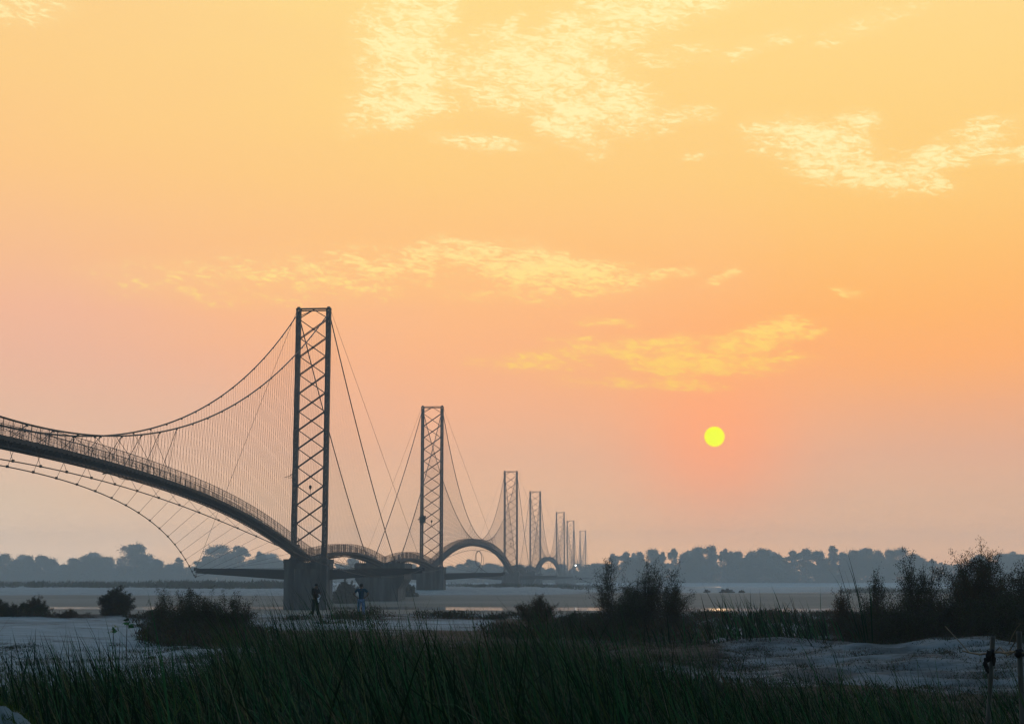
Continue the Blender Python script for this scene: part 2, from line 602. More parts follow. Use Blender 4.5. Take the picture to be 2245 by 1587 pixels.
# ------------------------------------------------------------------ ground
az_list = list(np.linspace(-28, 28, 340)) + list(np.arange(32, 330, 7))
rad = [2.0, 4.0, 5.5] + list(np.arange(6.5, 12, .2)) + list(np.arange(12, 58, .17)) + list(58 * (1690 / 58.0) ** (np.arange(241) / 240))
gx, gy = [0.0], [0.0]
na = len(az_list)
for r in rad:
    for a in az_list:
        gx.append(r * math.sin(R(a)))
        gy.append(r * math.cos(R(a)))
gx, gy = np.array(gx), np.array(gy)
gzv = terrain(gx, gy)
fs = [(0, 1 + (i + 1) % na, 1 + i) for i in range(na)]
for j in range(len(rad) - 1):
    o = 1 + j * na
    for i in range(na):
        k = (i + 1) % na
        fs.append((o + i, o + k, o + na + k, o + na + i))
me = bpy.data.meshes.new('ground')
me.from_pydata(np.stack([gx, gy, gzv], 1).tolist(), [], fs)
me.polygons.foreach_set('use_smooth', [True] * len(fs))


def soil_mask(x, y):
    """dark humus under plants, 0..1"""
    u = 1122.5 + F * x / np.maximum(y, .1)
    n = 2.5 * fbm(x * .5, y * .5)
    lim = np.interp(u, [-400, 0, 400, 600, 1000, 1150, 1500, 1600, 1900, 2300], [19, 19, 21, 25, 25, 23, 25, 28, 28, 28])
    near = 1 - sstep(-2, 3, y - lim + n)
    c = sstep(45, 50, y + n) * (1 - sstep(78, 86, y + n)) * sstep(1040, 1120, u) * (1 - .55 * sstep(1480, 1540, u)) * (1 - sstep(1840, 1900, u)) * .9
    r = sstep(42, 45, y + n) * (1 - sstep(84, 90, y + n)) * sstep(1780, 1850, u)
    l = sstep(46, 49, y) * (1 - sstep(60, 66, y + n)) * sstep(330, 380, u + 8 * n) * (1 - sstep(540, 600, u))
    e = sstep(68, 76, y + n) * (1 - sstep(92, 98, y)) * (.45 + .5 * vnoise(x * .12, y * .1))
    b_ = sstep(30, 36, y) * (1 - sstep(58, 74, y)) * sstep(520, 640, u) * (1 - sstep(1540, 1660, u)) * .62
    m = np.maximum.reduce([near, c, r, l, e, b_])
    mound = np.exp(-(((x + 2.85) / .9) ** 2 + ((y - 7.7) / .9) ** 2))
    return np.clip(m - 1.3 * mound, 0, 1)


def wet_mask(x, y):
    z = terrain(x, y)
    w = sstep(100, 180, y) * (1 - sstep(1.0, 2.3, z + .5 * fbm(x * .02, y * .05))) * (1 - sstep(400, 520, y))
    return np.clip(w, 0, 1)


for nm, arr in (('soil', soil_mask(gx, gy)), ('wet', wet_mask(gx, gy)), ('damp', .85 * (1 - sstep(46, 60, gy)) * sstep(-6, 3, gx + 2 * fbm(gx * .2, gy * .2)))):
    at_ = me.attributes.new(nm, 'FLOAT', 'POINT')
    at_.data.foreach_set('value', np.asarray(arr, np.float32))
mg, nt, b = new_mat('river_sand')
b.inputs['Roughness'].default_value = .95
b.inputs['Specular IOR Level'].default_value = .15


def GN(scale, detail, stretch):
    g = N(nt, 'ShaderNodeNewGeometry')
    mp = N(nt, 'ShaderNodeMapping')
    mp.inputs['Scale'].default_value = stretch
    n = N(nt, 'ShaderNodeTexNoise')
    n.inputs['Scale'].default_value = scale
    n.inputs['Detail'].default_value = detail
    n.inputs['Roughness'].default_value = .6
    nt.links.new(g.outputs['Position'], mp.inputs['Vector'])
    nt.links.new(mp.outputs[0], n.inputs['Vector'])
    return n.outputs['Fac']


def gmix(f, a, b_):
    n = N(nt, 'ShaderNodeMix')
    n.data_type = 'RGBA'
    if isinstance(f, float):
        n.inputs[0].default_value = f
    else:
        nt.links.new(f, n.inputs[0])
    for v, i in ((a, 6), (b_, 7)):
        if isinstance(v, tuple):
            n.inputs[i].default_value = (*v, 1)
        else:
            nt.links.new(v, n.inputs[i])
    return n.outputs[2]


def gss(x, a, b_):
    n = N(nt, 'ShaderNodeMapRange')
    n.interpolation_type = 'SMOOTHSTEP'
    nt.links.new(x, n.inputs[0])
    n.inputs[1].default_value = a
    n.inputs[2].default_value = b_
    return n.outputs[0]


def gmath(op, a, b_):
    n = N(nt, 'ShaderNodeMath')
    n.operation = op
    for v, i in ((a, 0), (b_, 1)):
        if isinstance(v, (int, float)):
            n.inputs[i].default_value = v
        else:
            nt.links.new(v, n.inputs[i])
    return n.outputs[0]


def gattr(nm):
    n = N(nt, 'ShaderNodeAttribute')
    n.attribute_name = nm
    return n.outputs['Fac']


n1 = GN(.9, 9, (.55, 1.0, 1))
n2 = GN(.03, 6, (.35, 1.0, 1))
n3 = GN(5.0, 6, (1, 1, 1))
sand = gmix(gss(n1, .40, .60), (.120, .143, .140), (.25, .293, .285))
sand = gmix(gss(n2, .4, .62), sand, (.20, .245, .24))
wetc = gmix(gss(n2, .38, .6), (.10, .092, .068), (.15, .138, .105))
dampf = gattr('damp')
n4 = GN(.55, 8, (.8, 1.0, 1))
sand = gmix(dampf, sand, gmix(gss(n1, .41, .59), (.026, .034, .034), (.098, .117, .118)))
sand = gmix(gmath('MULTIPLY', gmath('MULTIPLY', gss(n4, .52, .64), gss(n3, .35, .6)), .75), sand, (.055, .052, .048))
wf = gss(gmath('ADD', gattr('wet'), gmath('MULTIPLY', gmath('SUBTRACT', n2, .5), .9)), .25, .7)
c = gmix(wf, sand, wetc)
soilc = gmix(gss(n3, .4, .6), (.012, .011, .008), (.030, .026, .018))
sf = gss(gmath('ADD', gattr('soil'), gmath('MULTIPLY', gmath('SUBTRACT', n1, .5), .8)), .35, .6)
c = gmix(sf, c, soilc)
nt.links.new(c, b.inputs['Base Color'])
bp = N(nt, 'ShaderNodeBump')
bp.inputs['Strength'].default_value = .7
bp.inputs['Distance'].default_value = .12
nt.links.new(gmath('ADD', n1, gmath('MULTIPLY', n3, .25)), bp.inputs['Height'])
nt.links.new(bp.outputs[0], b.inputs['Normal'])
me.materials.append(mg)
tag(link('ground', me), 'pale grey river sand and bank', 'ground', kind='structure')

# ------------------------------------------------------------------ water
mw, nt2, b2 = new_mat('river_water')
b2.inputs['Base Color'].default_value = (.03, .035, .03, 1)
b2.inputs['Roughness'].default_value = .06
b2.inputs['IOR'].default_value = 1.33
g = N(nt2, 'ShaderNodeNewGeometry')
nz = N(nt2, 'ShaderNodeTexNoise')
nz.inputs['Scale'].default_value = .8
nz.inputs['Detail'].default_value = 4
bpw = N(nt2, 'ShaderNodeBump')
bpw.inputs['Strength'].default_value = .10
bpw.inputs['Distance'].default_value = .03
nt2.links.new(g.outputs['Position'], nz.inputs['Vector'])
nt2.links.new(nz.outputs['Fac'], bpw.inputs['Height'])
nt2.links.new(bpw.outputs[0], b2.inputs['Normal'])


def water(x0, x1, y0, y1, z, label):
    m = MB()
    m.add([(x0, y0, z), (x1, y0, z), (x1, y1, z), (x0, y1, z)], [(0, 1, 2, 3)])
    tag(m.build('water', mw), label, 'water', kind='structure')


water(-420, 420, 190, 305, 0.0, 'bright shallow river channel behind the bank')
water(80, 420, 455, 620, .72, 'bright pool on the right sand flat')
water(15, 130, 740, 950, .92, 'thin bright pool far out beside the bridge')

# ------------------------------------------------------------------ the bridge: local x = to the right, y = along, z = up
BA = math.atan(.0876)
T1X, T1Y = -34.2, 251.0


def along(s, l=0.0, z=0.0):
    return (T1X + s * math.sin(BA) + l * math.cos(BA), T1Y + s * math.cos(BA) - l * math.sin(BA), z)


HL, SIDE = 120.0, 70.0      # half main span, side span
LEG = 2.62                  # leg offset from the centre line
PZ = 8.5                    # top of the piers


def deck_z(y):
    t = abs(y) / HL
    if t <= 1:
        z = 17.35 - 10.0 * (.643 * t ** 2 + .357 * t ** 4) + 1.25 * t ** 12
        return z
    q = (abs(y) - HL) / SIDE
    return 8.6 + 1.75 * math.sin(math.pi * min(q, 1)) ** 1.0 - .2 * q


def cab(y, sg):
    """main cable point"""
    t = abs(y) / HL
    if t <= 1:
        return Vector((sg * (1.40 + 1.30 * t ** 1.9), y, 18.78 + 31.9 * t ** 2))
    q = (abs(y) - HL) / SIDE
    z = 50.7 + (9.0 - 50.7) * q - 3.0 * 4 * q * (1 - q) * .6
    return Vector((sg * (2.70 + .2 * q), y, z))


def guy(y, sg):
    t = abs(y) / HL
    z = 15.24 + (6.9 - 15.24) * (1.864 * t ** 2 + .944 * t ** 4 - 1.808 * t ** 6)
    l = 1.56 + (19.4 - 1.56) * (.812 * t ** 2 + .294 * t ** 4 - .106 * t ** 6)
    return Vector((sg * l, y, z))


def tower_parts(br, y0):
    # bracing: 12 X panels, doubled rising diagonals on the two faces, half panel on top
    m = MB()
    x = LEG - .36
    ph = 3.17
    zt = 51.3
    z = zt - 1.5
    m.bar((-x, y0, z), (0, y0, zt - .15), .13)
    m.bar((-x, y0 + .5, z + .5), (-.3, y0 + .5, zt - .15), .10)
    m.bar((x, y0, z), (0, y0, zt - .15), .13)
    z -= .45
    for k in range(12):
        zb = z - ph
        for dy in (-.36, .36):
            m.bar((-x, y0 + dy, zb), (x, y0 + dy, z), .13)
        m.bar((-x, y0, z), (x, y0, zb), .15)
        m.box((0, y0, (z + zb) / 2), (.34, .8, .30))
        z = zb
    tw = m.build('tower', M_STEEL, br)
    for sg in (-1, 1):
        g = MB()
        w, wb = .27, .31
        for dx in (-1, 1):
            for dy in (-1, 1):
                g.bar((sg * (LEG + .03) + dx * wb, y0 + dy * wb, PZ - .6), (sg * LEG + dx * w, y0 + dy * w, 51.2), .25)
        zz, q = PZ + .2, 1
        while zz < 50.6:
            for dy in (-1, 1):
                g.bar((sg * LEG - q * .3, y0 + dy * .3, zz), (sg * LEG + q * .3, y0 + dy * .3, zz + .55), .15)
                g.box((sg * LEG, y0 + dy * .3, zz), (.6, .03, .20))
            for dx in (-1, 1):
                g.bar((sg * LEG + dx * .3, y0 - q * .3, zz), (sg * LEG + dx * .3, y0 + q * .3, zz + .55), .12)
            zz += .55
            q = -q
        g.box((sg * LEG, y0, 51.3), (.85, .85, .22))
        g.box((sg * LEG, y0, 51.52), (.42, .7, .26))
        g.box((sg * LEG, y0, PZ + .12), (1.2, 1.2, .28))
        g.build('leg', M_GALV, tw)
    b_ = MB()
    for dy in (-.3, .3):
        b_.bar((-LEG + .4, y0 + dy, 51.34), (LEG - .4, y0 + dy, 51.34), .16)
        b_.bar((-LEG + .4, y0 + dy, 51.0), (LEG - .4, y0 + dy, 51.0), .10)
    b_.build('top_beam', M_STEEL, tw)
    lm = MB()
    lx = 0.0
    lz = zt - 1.95 - 9.5 * ph
    lm.tube([(lx, y0, lz), (lx, y0, lz + 1.0)], .05, 6)
    lm.tube([(lx, y0, lz + 1.0), (lx, y0, lz + 1.25), (lx, y0, lz + 1.6), (lx, y0, lz + 1.75)], [.08, .22, .26, .05], 8)
    lm.build('lamp', M_STEEL, tw)
    return tw


def pier_part(br, y0):
    m = MB()
    m.box((0, y0, 3.2), (6.9, 4.6, 9.6))                        # core wall to below the sand
    for sg in (-1, 1):
        m.box((sg * 2.72, y0, 3.15), (1.75, 5.1, 9.4))          # end columns
        m.box((sg * 2.55, y0, 8.18), (2.3, 5.6, .7))            # bearing blocks left and right of the deck
    m.box((0, y0, 7.35), (7.3, 5.4, .92))                       # cap
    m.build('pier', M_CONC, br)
    for sg in (-1, 1):
        o = MB()
        a, b_ = 3.66, 19.3
        w = .55
        vs = []
        for x, zt, zb, hw in ((a, 6.78, 5.12, .6), (b_, 6.98, 6.22, .35)):
            vs += [(sg * x, y0 - hw, zb), (sg * x, y0 + hw, zb), (sg * x, y0 + hw, zt), (sg * x, y0 - hw, zt)]
        o.add(vs, [(0, 1, 2, 3), (7, 6, 5, 4), (0, 4, 5, 1), (1, 5, 6, 2), (2, 6, 7, 3), (3, 7, 4, 0)])
        o.box((sg * 19.45, y0, 6.85), (.5, .5, .55))
        o.box((sg * 11.5, y0, 6.94), (15.5, .5, .12))
        o.build('outrigger_beam', M_BEAM, br)


def hanger_bar(m, y, sg, r=.021):
    c = cab(y, sg)
    e = Vector((sg * .95, y, deck_z(y) + .15))
    if c.z - e.z > .5:
        m.bar(c, e, r)


def build_bridge(name, detailed):
    br = empty(name)
    ysd = [-(HL + SIDE) + i * 2.0 for i in range(int((2 * (HL + SIDE)) / 2) + 1)]
    # deck
    d = MB()
    for y0, y1 in zip(ysd[:-1], ysd[1:]):
        z0, z1 = deck_z(y0), deck_z(y1)
        d.bar((0, y0, z0 - .12), (0, y1, z1 - .12), 1.7, .07)
        for sg in (-1, 1):
            d.bar((sg * .92, y0, z0 - .12), (sg * .92, y1, z1 - .12), .10, .42)
            d.bar((sg * .62, y0, z0 - .78), (sg * .62, y1, z1 - .78), .09, .12)
    y = -(HL + SIDE)
    while y <= HL + SIDE:
        z = deck_z(y)
        d.box((0, y, z - .36), (2.3, .16, .18))
        d.bar((-.62, y, z - .78), (-.95, y, z - .30), .09)
        d.bar((.62, y, z - .78), (.95, y, z - .30), .09)
        d.bar((-.62, y, z - .78), (.62, y, z - .78), .10)
        y += 1.2
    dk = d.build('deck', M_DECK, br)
    for sg in (-1, 1):
        m = MB()
        x = sg * .98
        for y0, y1 in zip(ysd[:-1], ysd[1:]):
            z0, z1 = deck_z(y0), deck_z(y1)
            m.bar((x, y0, z0 + 1.55), (x, y1, z1 + 1.55), .05)
            m.bar((x, y0, z0 + .95), (x, y1, z1 + .95), .035)
            for hh in (.3, .6, 1.25):
                m.bar((x, y0, z0 + hh), (x, y1, z1 + hh), .014)
        y = -(HL + SIDE)
        k = 0
        while y <= HL + SIDE:
            z = deck_z(y)
            if k % 10 == 0:
                m.bar((x, y, z - .1), (x, y, z + 1.6), .055)
            else:
                m.bar((x, y, z + .05), (x, y, z + 1.55), .014)
            y += .2
            k += 1
        m.build('railing', M_MESH, dk)
    # towers, piers, outriggers
    for y0 in (-HL, HL):
        tower_parts(br, y0)
        pier_part(br, y0)
    # main cables
    for sg in (-1, 1):
        m = MB()
        ys = [-(HL + SIDE) + (2 * (HL + SIDE)) * i / 190 for i in range(191)]
        m.tube([cab(y, sg) for y in ys], .095, 6)
        y = -114.0
        while y < 115:
            c = cab(y, sg)
            m.box((c.x, y, c.z - .08), (.15, .24, .24))
            y += 6.0
        m.build('main_cable', M_CABLE, br)
    # hangers
    rest = MB()
    yy = [-118.8 + 1.2 * i for i in range(199)]
    for y in yy:
        for sg in (-1, 1):
            if detailed and y > 59.5:
                h = MB()
                hanger_bar(h, y, sg)
                if h.v:
                    h.build('hanger', M_WIRE, br)
            else:
                hanger_bar(rest, y, sg)
    for i in range(1, 57):
        for q in (-1, 1):
            y = q * (HL + i * 1.2)
            for sg in (-1, 1):
                hanger_bar(rest, y, sg, .013)
    tag(rest.build('hanger', M_WIRE, br), kind='stuff')
    # crossing ties between the cables and the deck edges
    for i in range(-19, 20):
        y = i * 6.0
        c = {sg: cab(y, sg) for sg in (-1, 1)}
        z = deck_z(y + 1.2) + .1
        if c[1].z - z > 6.5 or c[1].z - z < .8:
            continue
        m = MB()
        for sg in (-1, 1):
            m.bar(c[sg], (-sg * .95, y + 1.2, z), .045)
            m.bar(c[sg], (sg * .95, y - 1.4, deck_z(y - 1.4) + .1), .034)
        m.build('cross_tie', M_CABLE, br)
    # wind guys with their ties
    for sg in (-1, 1):
        m = MB()
        ys = [-HL + 2 * HL * i / 160 for i in range(161)]
        m.tube([guy(y, sg) for y in ys], .055, 6)
        st = [-117 + 6.0 * i for i in range(40)]
        for y in st:
            c = guy(y, sg)
            m.box((c.x, y, c.z + .03), (.17, .26, .24))
        gu = m.build('wind_guy', M_CABLE, br)
        allt = MB()
        for y in st:
            t = MB() if detailed else allt
            t.bar(guy(y, sg), (sg * .95, y, deck_z(y) - .35), .034)
            if detailed:
                t.build('wind_tie', M_WIRE, gu)
        if not detailed:
            tag(allt.build('wind_tie', M_WIRE, gu), kind='stuff')
    # stays from the tower tops to the outrigger tips, and low ties of the side spans
    for y0 in (-HL, HL):
        for sg in (-1, 1):
            m = MB()
            m.bar((sg * (LEG + .35), y0, 51.0), (sg * 19.4, y0, 7.0), .045)
            m.build('tower_stay', M_WIRE, br)
            q = 1 if y0 > 0 else -1
            m = MB()
            P = [Vector((sg * (3.4 - 1.2 * k / 12), y0 + q * (2.8 + k * 4.9), 8.0 - 1.0 * k / 12 - .5 * math.sin(math.pi * k / 12))) for k in range(13)]
            m.tube(P, .045, 5)
            for k in range(1, 12):
                m.bar(P[k], (sg * .9, P[k].y, deck_z(P[k].y) - .3), .03)
            m.build('side_guy', M_CABLE, br)
    return br


def place_bridge(o, smid):
    o.location = along(smid)
    o.rotation_euler = (0, 0, -BA)


GB = 'suspension footbridges in line across the river'
b0 = build_bridge('suspension_bridge', True)
place_bridge(b0, -120)
tag(b0, 'nearest dark suspension footbridge with tall lattice tower, leaving the left edge', 'bridge', GB)
b1 = build_bridge('suspension_bridge', False)
place_bridge(b1, 266)
tag(b1, 'second suspension footbridge, its arched deck with a hanging cable loop underneath', 'bridge', GB)
b2_ = copy_tree(b1)
place_bridge(b2_, 652)
tag(b2_, 'third suspension footbridge, small bluish arch beyond the anchor block with bushes', 'bridge', GB)
b3 = copy_tree(b1)
place_bridge(b3, 1038)
tag(b3, 'farthest suspension footbridge, faint thin towers in haze by the white lamp', 'bridge', GB)
# loose ends only the first two bridges have
m = MB()
P0 = Vector(at(228, 1036, 150.5))
iv = Matrix.Rotation(BA, 4, 'Z') @ Matrix.Translation(-Vector(along(-120)))
pts = [(225, 1039), (236, 1036), (248, 1034)]
m.tube([iv @ Vector(at(u, v, 151.5)) for u, v in pts], .07, 5)
pts = [(248, 1034), (254, 1042), (265, 1049), (281, 1052), (297, 1049), (309, 1042), (314, 1037)]
m.tube([iv @ Vector(at(u, v, 155)) for u, v in pts], .035, 5)
m.build('loose_cable', M_CABLE, b0)
m = MB()
m.tube([iv @ Vector(at(u, v, 249.5)) for u, v in [(646, 1043), (640, 1040), (633, 1044), (624, 1046)]], .05, 4)
m.tube([iv @ Vector(at(u, v, 249.5)) for u, v in [(646, 1046), (638, 1047), (632, 1047)]], .04, 4)
m.tube([iv @ Vector(at(u, v, 249.5)) for u, v in [(639, 1046), (637, 1040), (642, 1037)]], .04, 4)
m.build('bent_rod', M_ROPE, b0)
iv1 = Matrix.Rotation(BA, 4, 'Z') @ Matrix.Translation(-Vector(along(266)))
m = MB()
D1 = 515
pts = [(1049 + 7 * math.cos(a), 1224 + 17 * math.sin(a)) for a in np.linspace(-2.2, 4.2, 30)]
m.tube([iv1 @ Vector(at(u, v, D1)) for u, v in pts], .11, 5)
m.tube([iv1 @ Vector(at(u, v, D1)) for u, v in [(1052, 1240), (1046, 1250), (1040, 1256)]], .10, 5)
m.tube([iv1 @ Vector(at(u, v, D1)) for u, v in [(1051, 1242), (1058, 1249), (1070, 1256)]], .10, 5)
m.build('loose_cable', M_CABLE, b1)

# anchor piers between the bridges
GA = 'concrete anchor piers between the bridges'


def anchor(s, label, src=None):
    if src is None:
        o = empty('anchor_pier')
        m = MB()
        prof = [(-5.3, 8.7), (5.3, 8.7), (5.3, 5.2), (4.0, 3.2), (4.0, -1.5), (-4.0, -1.5), (-4.0, 3.2), (-5.3, 5.2)]
        vs = [(x, y, z) for y in (-5, 5) for x, z in prof]
        n = len(prof)
        m.add(vs, [tuple(range(n)), tuple(range(2 * n - 1, n - 1, -1))] + [(i, n + i, n + (i + 1) % n, (i + 1) % n) for i in range(n)])
        m.box((0, 0, 7.95), (10.9, 10.4, 1.1))
        m.build('pier_block', M_CONC, o)
        sd = MB()
        for sg in (-1, 1):
            for q in (-1, 1):
                sd.box((sg * 2.8, q * 3.4, 8.83), (.7, 1.0, .55))
                for k in range(4):
                    sd.tube([(sg * (3.4 + .45 * k), q * 4.6, 8.4), (sg * (3.4 + .45 * k), q * 4.6, 9.1)], .07, 5)
        sd.build('cable_anchor', M_STEEL, o)
    else:
        o = copy_tree(src)
    o.location = along(s)
    o.rotation_euler = (0, 0, -BA)
    tag(o, label, 'anchor pier', GA)
    return o


a0 = anchor(73, 'dark flared anchor pier standing behind the man in the blue shirt')
anchor(459, 'bluish anchor pier where the second and third bridges meet, half behind far trees', a0)
anchor(845, 'faint small anchor pier between the two farthest bridges', a0)

# lit lamp far along the bridge
lp = empty('street_lamp', at(1262, 1239, 1165))
lp.location.z = terrain(lp.location.x, lp.location.y)
hh = at(1262, 1239, 1165)[2] - lp.location.z
m = MB()
m.tube([(0, 0, -.3), (0, 0, hh - .6)], [.16, .1], 6)
m.tube([(0, 0, hh - .6), (.4, 0, hh - .1), (1.0, 0, hh)], .08, 5)
m.build('pole', M_STEEL, lp)
ml, ntl, bl = new_mat('lamp_glow')
bl.inputs['Emission Color'].default_value = (1, .97, .9, 1)
bl.inputs['Emission Strength'].default_value = 1.5
bl.inputs['Base Color'].default_value = (.8, .8, .8, 1)
m = MB()
m.blob((0, -.3, hh), .62, 1, 0, sz=(1, .6, .9))
m.build('lamp_head', ml, lp, True)
tag(lp, 'tiny lit white lamp glowing among the farthest bridge towers', 'street lamp')

# shrub rooted in the second tower's left leg


# ------------------------------------------------------------------ plants
def leaf_quads(P, Dv, L, Wd, rng):
    """elongated leaf quads at P pointing along Dv"""
    n = len(P)
    Dv = Dv / np.maximum(np.linalg.norm(Dv, axis=1, keepdims=True), 1e-6)
    r = rng.normal(size=(n, 3))
    s = np.cross(Dv, r)
    s /= np.maximum(np.linalg.norm(s, axis=1, keepdims=True), 1e-6)
    L = np.broadcast_to(np.asarray(L, float), (n,))[:, None]
    Wd = np.broadcast_to(np.asarray(Wd, float), (n,))[:, None]
    a = P - s * Wd * .25
    b = P + Dv * L * .5 - s * Wd * .5
    c_ = P + Dv * L
    d = P + Dv * L * .5 + s * Wd * .5
    return np.stack([a, b, c_, d], 1)


def make_tree(name, h, cw, trunk_h, kind, seed):
    """far tree ~ h metres high: tapered trunk with limbs + crown of leaf clumps; returns (trunk mesh, crown mesh)"""
    rng = np.random.default_rng(seed)
    rd = random.Random(seed)
    t = MB()
    top = h * .86
    t.tube([(0, 0, -.8), (0, 0, 0), (rd.uniform(-.4, .4), rd.uniform(-.4, .4), trunk_h), (rd.uniform(-.8, .8), 0, (trunk_h + top) / 2), (rd.uniform(-1, 1), 0, top)], [.65, .55, .42, .28, .08], 7)
    clumps = []
    nc = {0: 40, 1: 28, 2: 46, 3: 22}[kind]
    for k in range(nc):
        f = rd.random()
        z = trunk_h + (h - trunk_h) * f
        if kind == 0:      # broad dome
            rr = cw / 2 * math.sqrt(max(0, 1 - (2 * f - .72) ** 2 / 1.75)) * rd.uniform(.3, 1)
            cr = rd.uniform(.10, .20) * cw
        elif kind == 1:    # tall, loose storeys with gaps
            rr = cw / 2 * (1 - .5 * f) * rd.uniform(.2, 1)
            cr = rd.uniform(.10, .17) * cw
        elif kind == 2:    # full to the ground
            z = h * (.04 + .92 * f)
            rr = cw / 2 * (1 - .72 * f ** 2.2) * rd.uniform(.1, 1)
            cr = rd.uniform(.11, .20) * cw
        else:              # head on a bare trunk
            z = h * (.55 + .42 * f)
            rr = cw / 2 * math.sqrt(max(.05, 1 - (2 * f - 1) ** 2)) * rd.uniform(.2, 1)
            cr = rd.uniform(.13, .22) * cw
        a = rd.uniform(0, 6.283)
        c_ = (rr * math.cos(a), rr * math.sin(a), min(z, h - cr * .6))
        clumps.append((c_, cr))
        if k % 2 == 0:
            z0 = max(trunk_h * .8, c_[2] * .62)
            t.tube([(0, 0, z0), (c_[0] * .5, c_[1] * .5, (z0 + c_[2]) / 2 + .4), c_], [.22, .14, .05], 5)
    Q = []
    for c_, cr in clumps:
        n = min(int(90 + 40 * cr * cr), 330)
        d = rng.normal(size=(n, 3))
        d /= np.linalg.norm(d, axis=1, keepdims=True)
        rad_ = cr * rng.random((n, 1)) ** .45 * (1 + .25 * rng.normal(size=(n, 1)))
        rad_[rng.random(n) < .20] *= 1.4
        P = np.array(c_) + d * rad_ * np.array([1, 1, .8])
        Q.append(leaf_quads(P, d + .8 * rng.normal(size=(n, 3)), rng.uniform(.5, 1.3, n), rng.uniform(.4, .8, n), rng))
    Q = np.concatenate(Q)
    Q[:, :, 2] = np.maximum(Q[:, :, 2], .1)
    o = quads('crown', Q, [M_TREE])
    cm = o.data
    bpy.data.objects.remove(o)
    return t.mesh('trunk', M_BARK, True), cm


VAR = {}
for k, args in enumerate([(25, 16, 6, 0), (27, 13, 8, 1), (24, 14, 4, 2), (26, 11, 12, 3), (25, 19, 7, 0), (28, 12, 6, 1), (24, 17, 3, 2), (26, 9, 10, 1)]):
    VAR[k] = (args[0], args[1]) + make_tree('tree', *args, seed=40 + k)

GT = 'hazy trees on the far bank'


def far_tree(u, vtop, wpx, k, label, D=1262):
    h0, w0, tm, cm = VAR[k]
    x, y, zt = at(u, vtop, D)
    zb = gz(x, y)
    o = empty('tree', (x, y, zb))
    tag(o, label, 'tree', GT)
    link('trunk', tm, o)
    link('crown', cm, o)
    sh = (zt - zb) / h0
    sw = (wpx * D / F) / w0
    o.scale = (sw * (1 + .16 * math.sin(u * 2.3)), sw, sh)
    o.rotation_euler = (0, 0, (u * 1.37) % 6.28)
    return o


LEFT = [(6, 1216, 46, 2, 'round crowned tree cut by the left edge'), (36, 1226, 42, 6, None), (62, 1221, 36, 2, None), (90, 1220, 34, 0, None),
        (112, 1226, 34, 2, None), (137, 1237, 42, 6, None), (162, 1226, 38, 0, None), (190, 1219, 42, 4, 'broad domed tree between the left edge and the tall lone tree'), (213, 1222, 32, 2, None), (235, 1223, 38, 0, None),
        (262, 1238, 40, 6, None), (298, 1196, 52, 0, 'tall lone tree standing clear above the left tree line'), (318, 1234, 40, 6, None), (347, 1227, 32, 2, None), (372, 1236, 44, 6, None), (393, 1223, 18, 7, 'thin pale tree rising by the tip of the outrigger beam'),
        (438, 1230, 36, 6, None), (455, 1222, 34, 0, None), (480, 1198, 58, 4, 'wide tree above the outrigger beam, left of a matching tall one'), (526, 1197, 42, 5, 'tall column shaped tree above the outrigger beam'), (551, 1226, 44, 6, None), (572, 1210, 30, 1, 'small peaked tree just left of the near pier'), (601, 1225, 40, 2, None), (626, 1231, 40, 6, None)]
MID = [(700, 1236, 50, 6, None), (745, 1235, 40, 6, 'low tree seen under the hump between near pier and anchor block'), (772, 1226, 34, 0, 'pale tree seen under the near side span'), (808, 1238, 40, 6, None), (900, 1237, 34, 2, 'tree in the gap left of the second pier'), (960, 1240, 40, 6, None), (988, 1241, 34, 2, 'tree just right of the second pier'), (1010, 1238, 32, 0, None), (1030, 1226, 26, 5, 'taller tree under the second arch left of the loop'),
       (1044, 1229, 24, 1, 'slim tree behind the hanging cable loop'), (1074, 1236, 44, 4, 'broad low tree under the right foot of the second arch'), (1098, 1240, 36, 6, None), (1140, 1237, 46, 6, None), (1160, 1240, 34, 2, None), (1186, 1243, 34, 6, None), (1206, 1246, 30, 2, 'low tree framed by the third arch'), (1232, 1238, 30, 0, 'tree right of the third arch'), (1255, 1247, 34, 6, None), (1285, 1243, 22, 2, 'small tree at the foot of the farthest tower'), (1312, 1236, 46, 4, 'low domed tree at the left end of the right wood')]
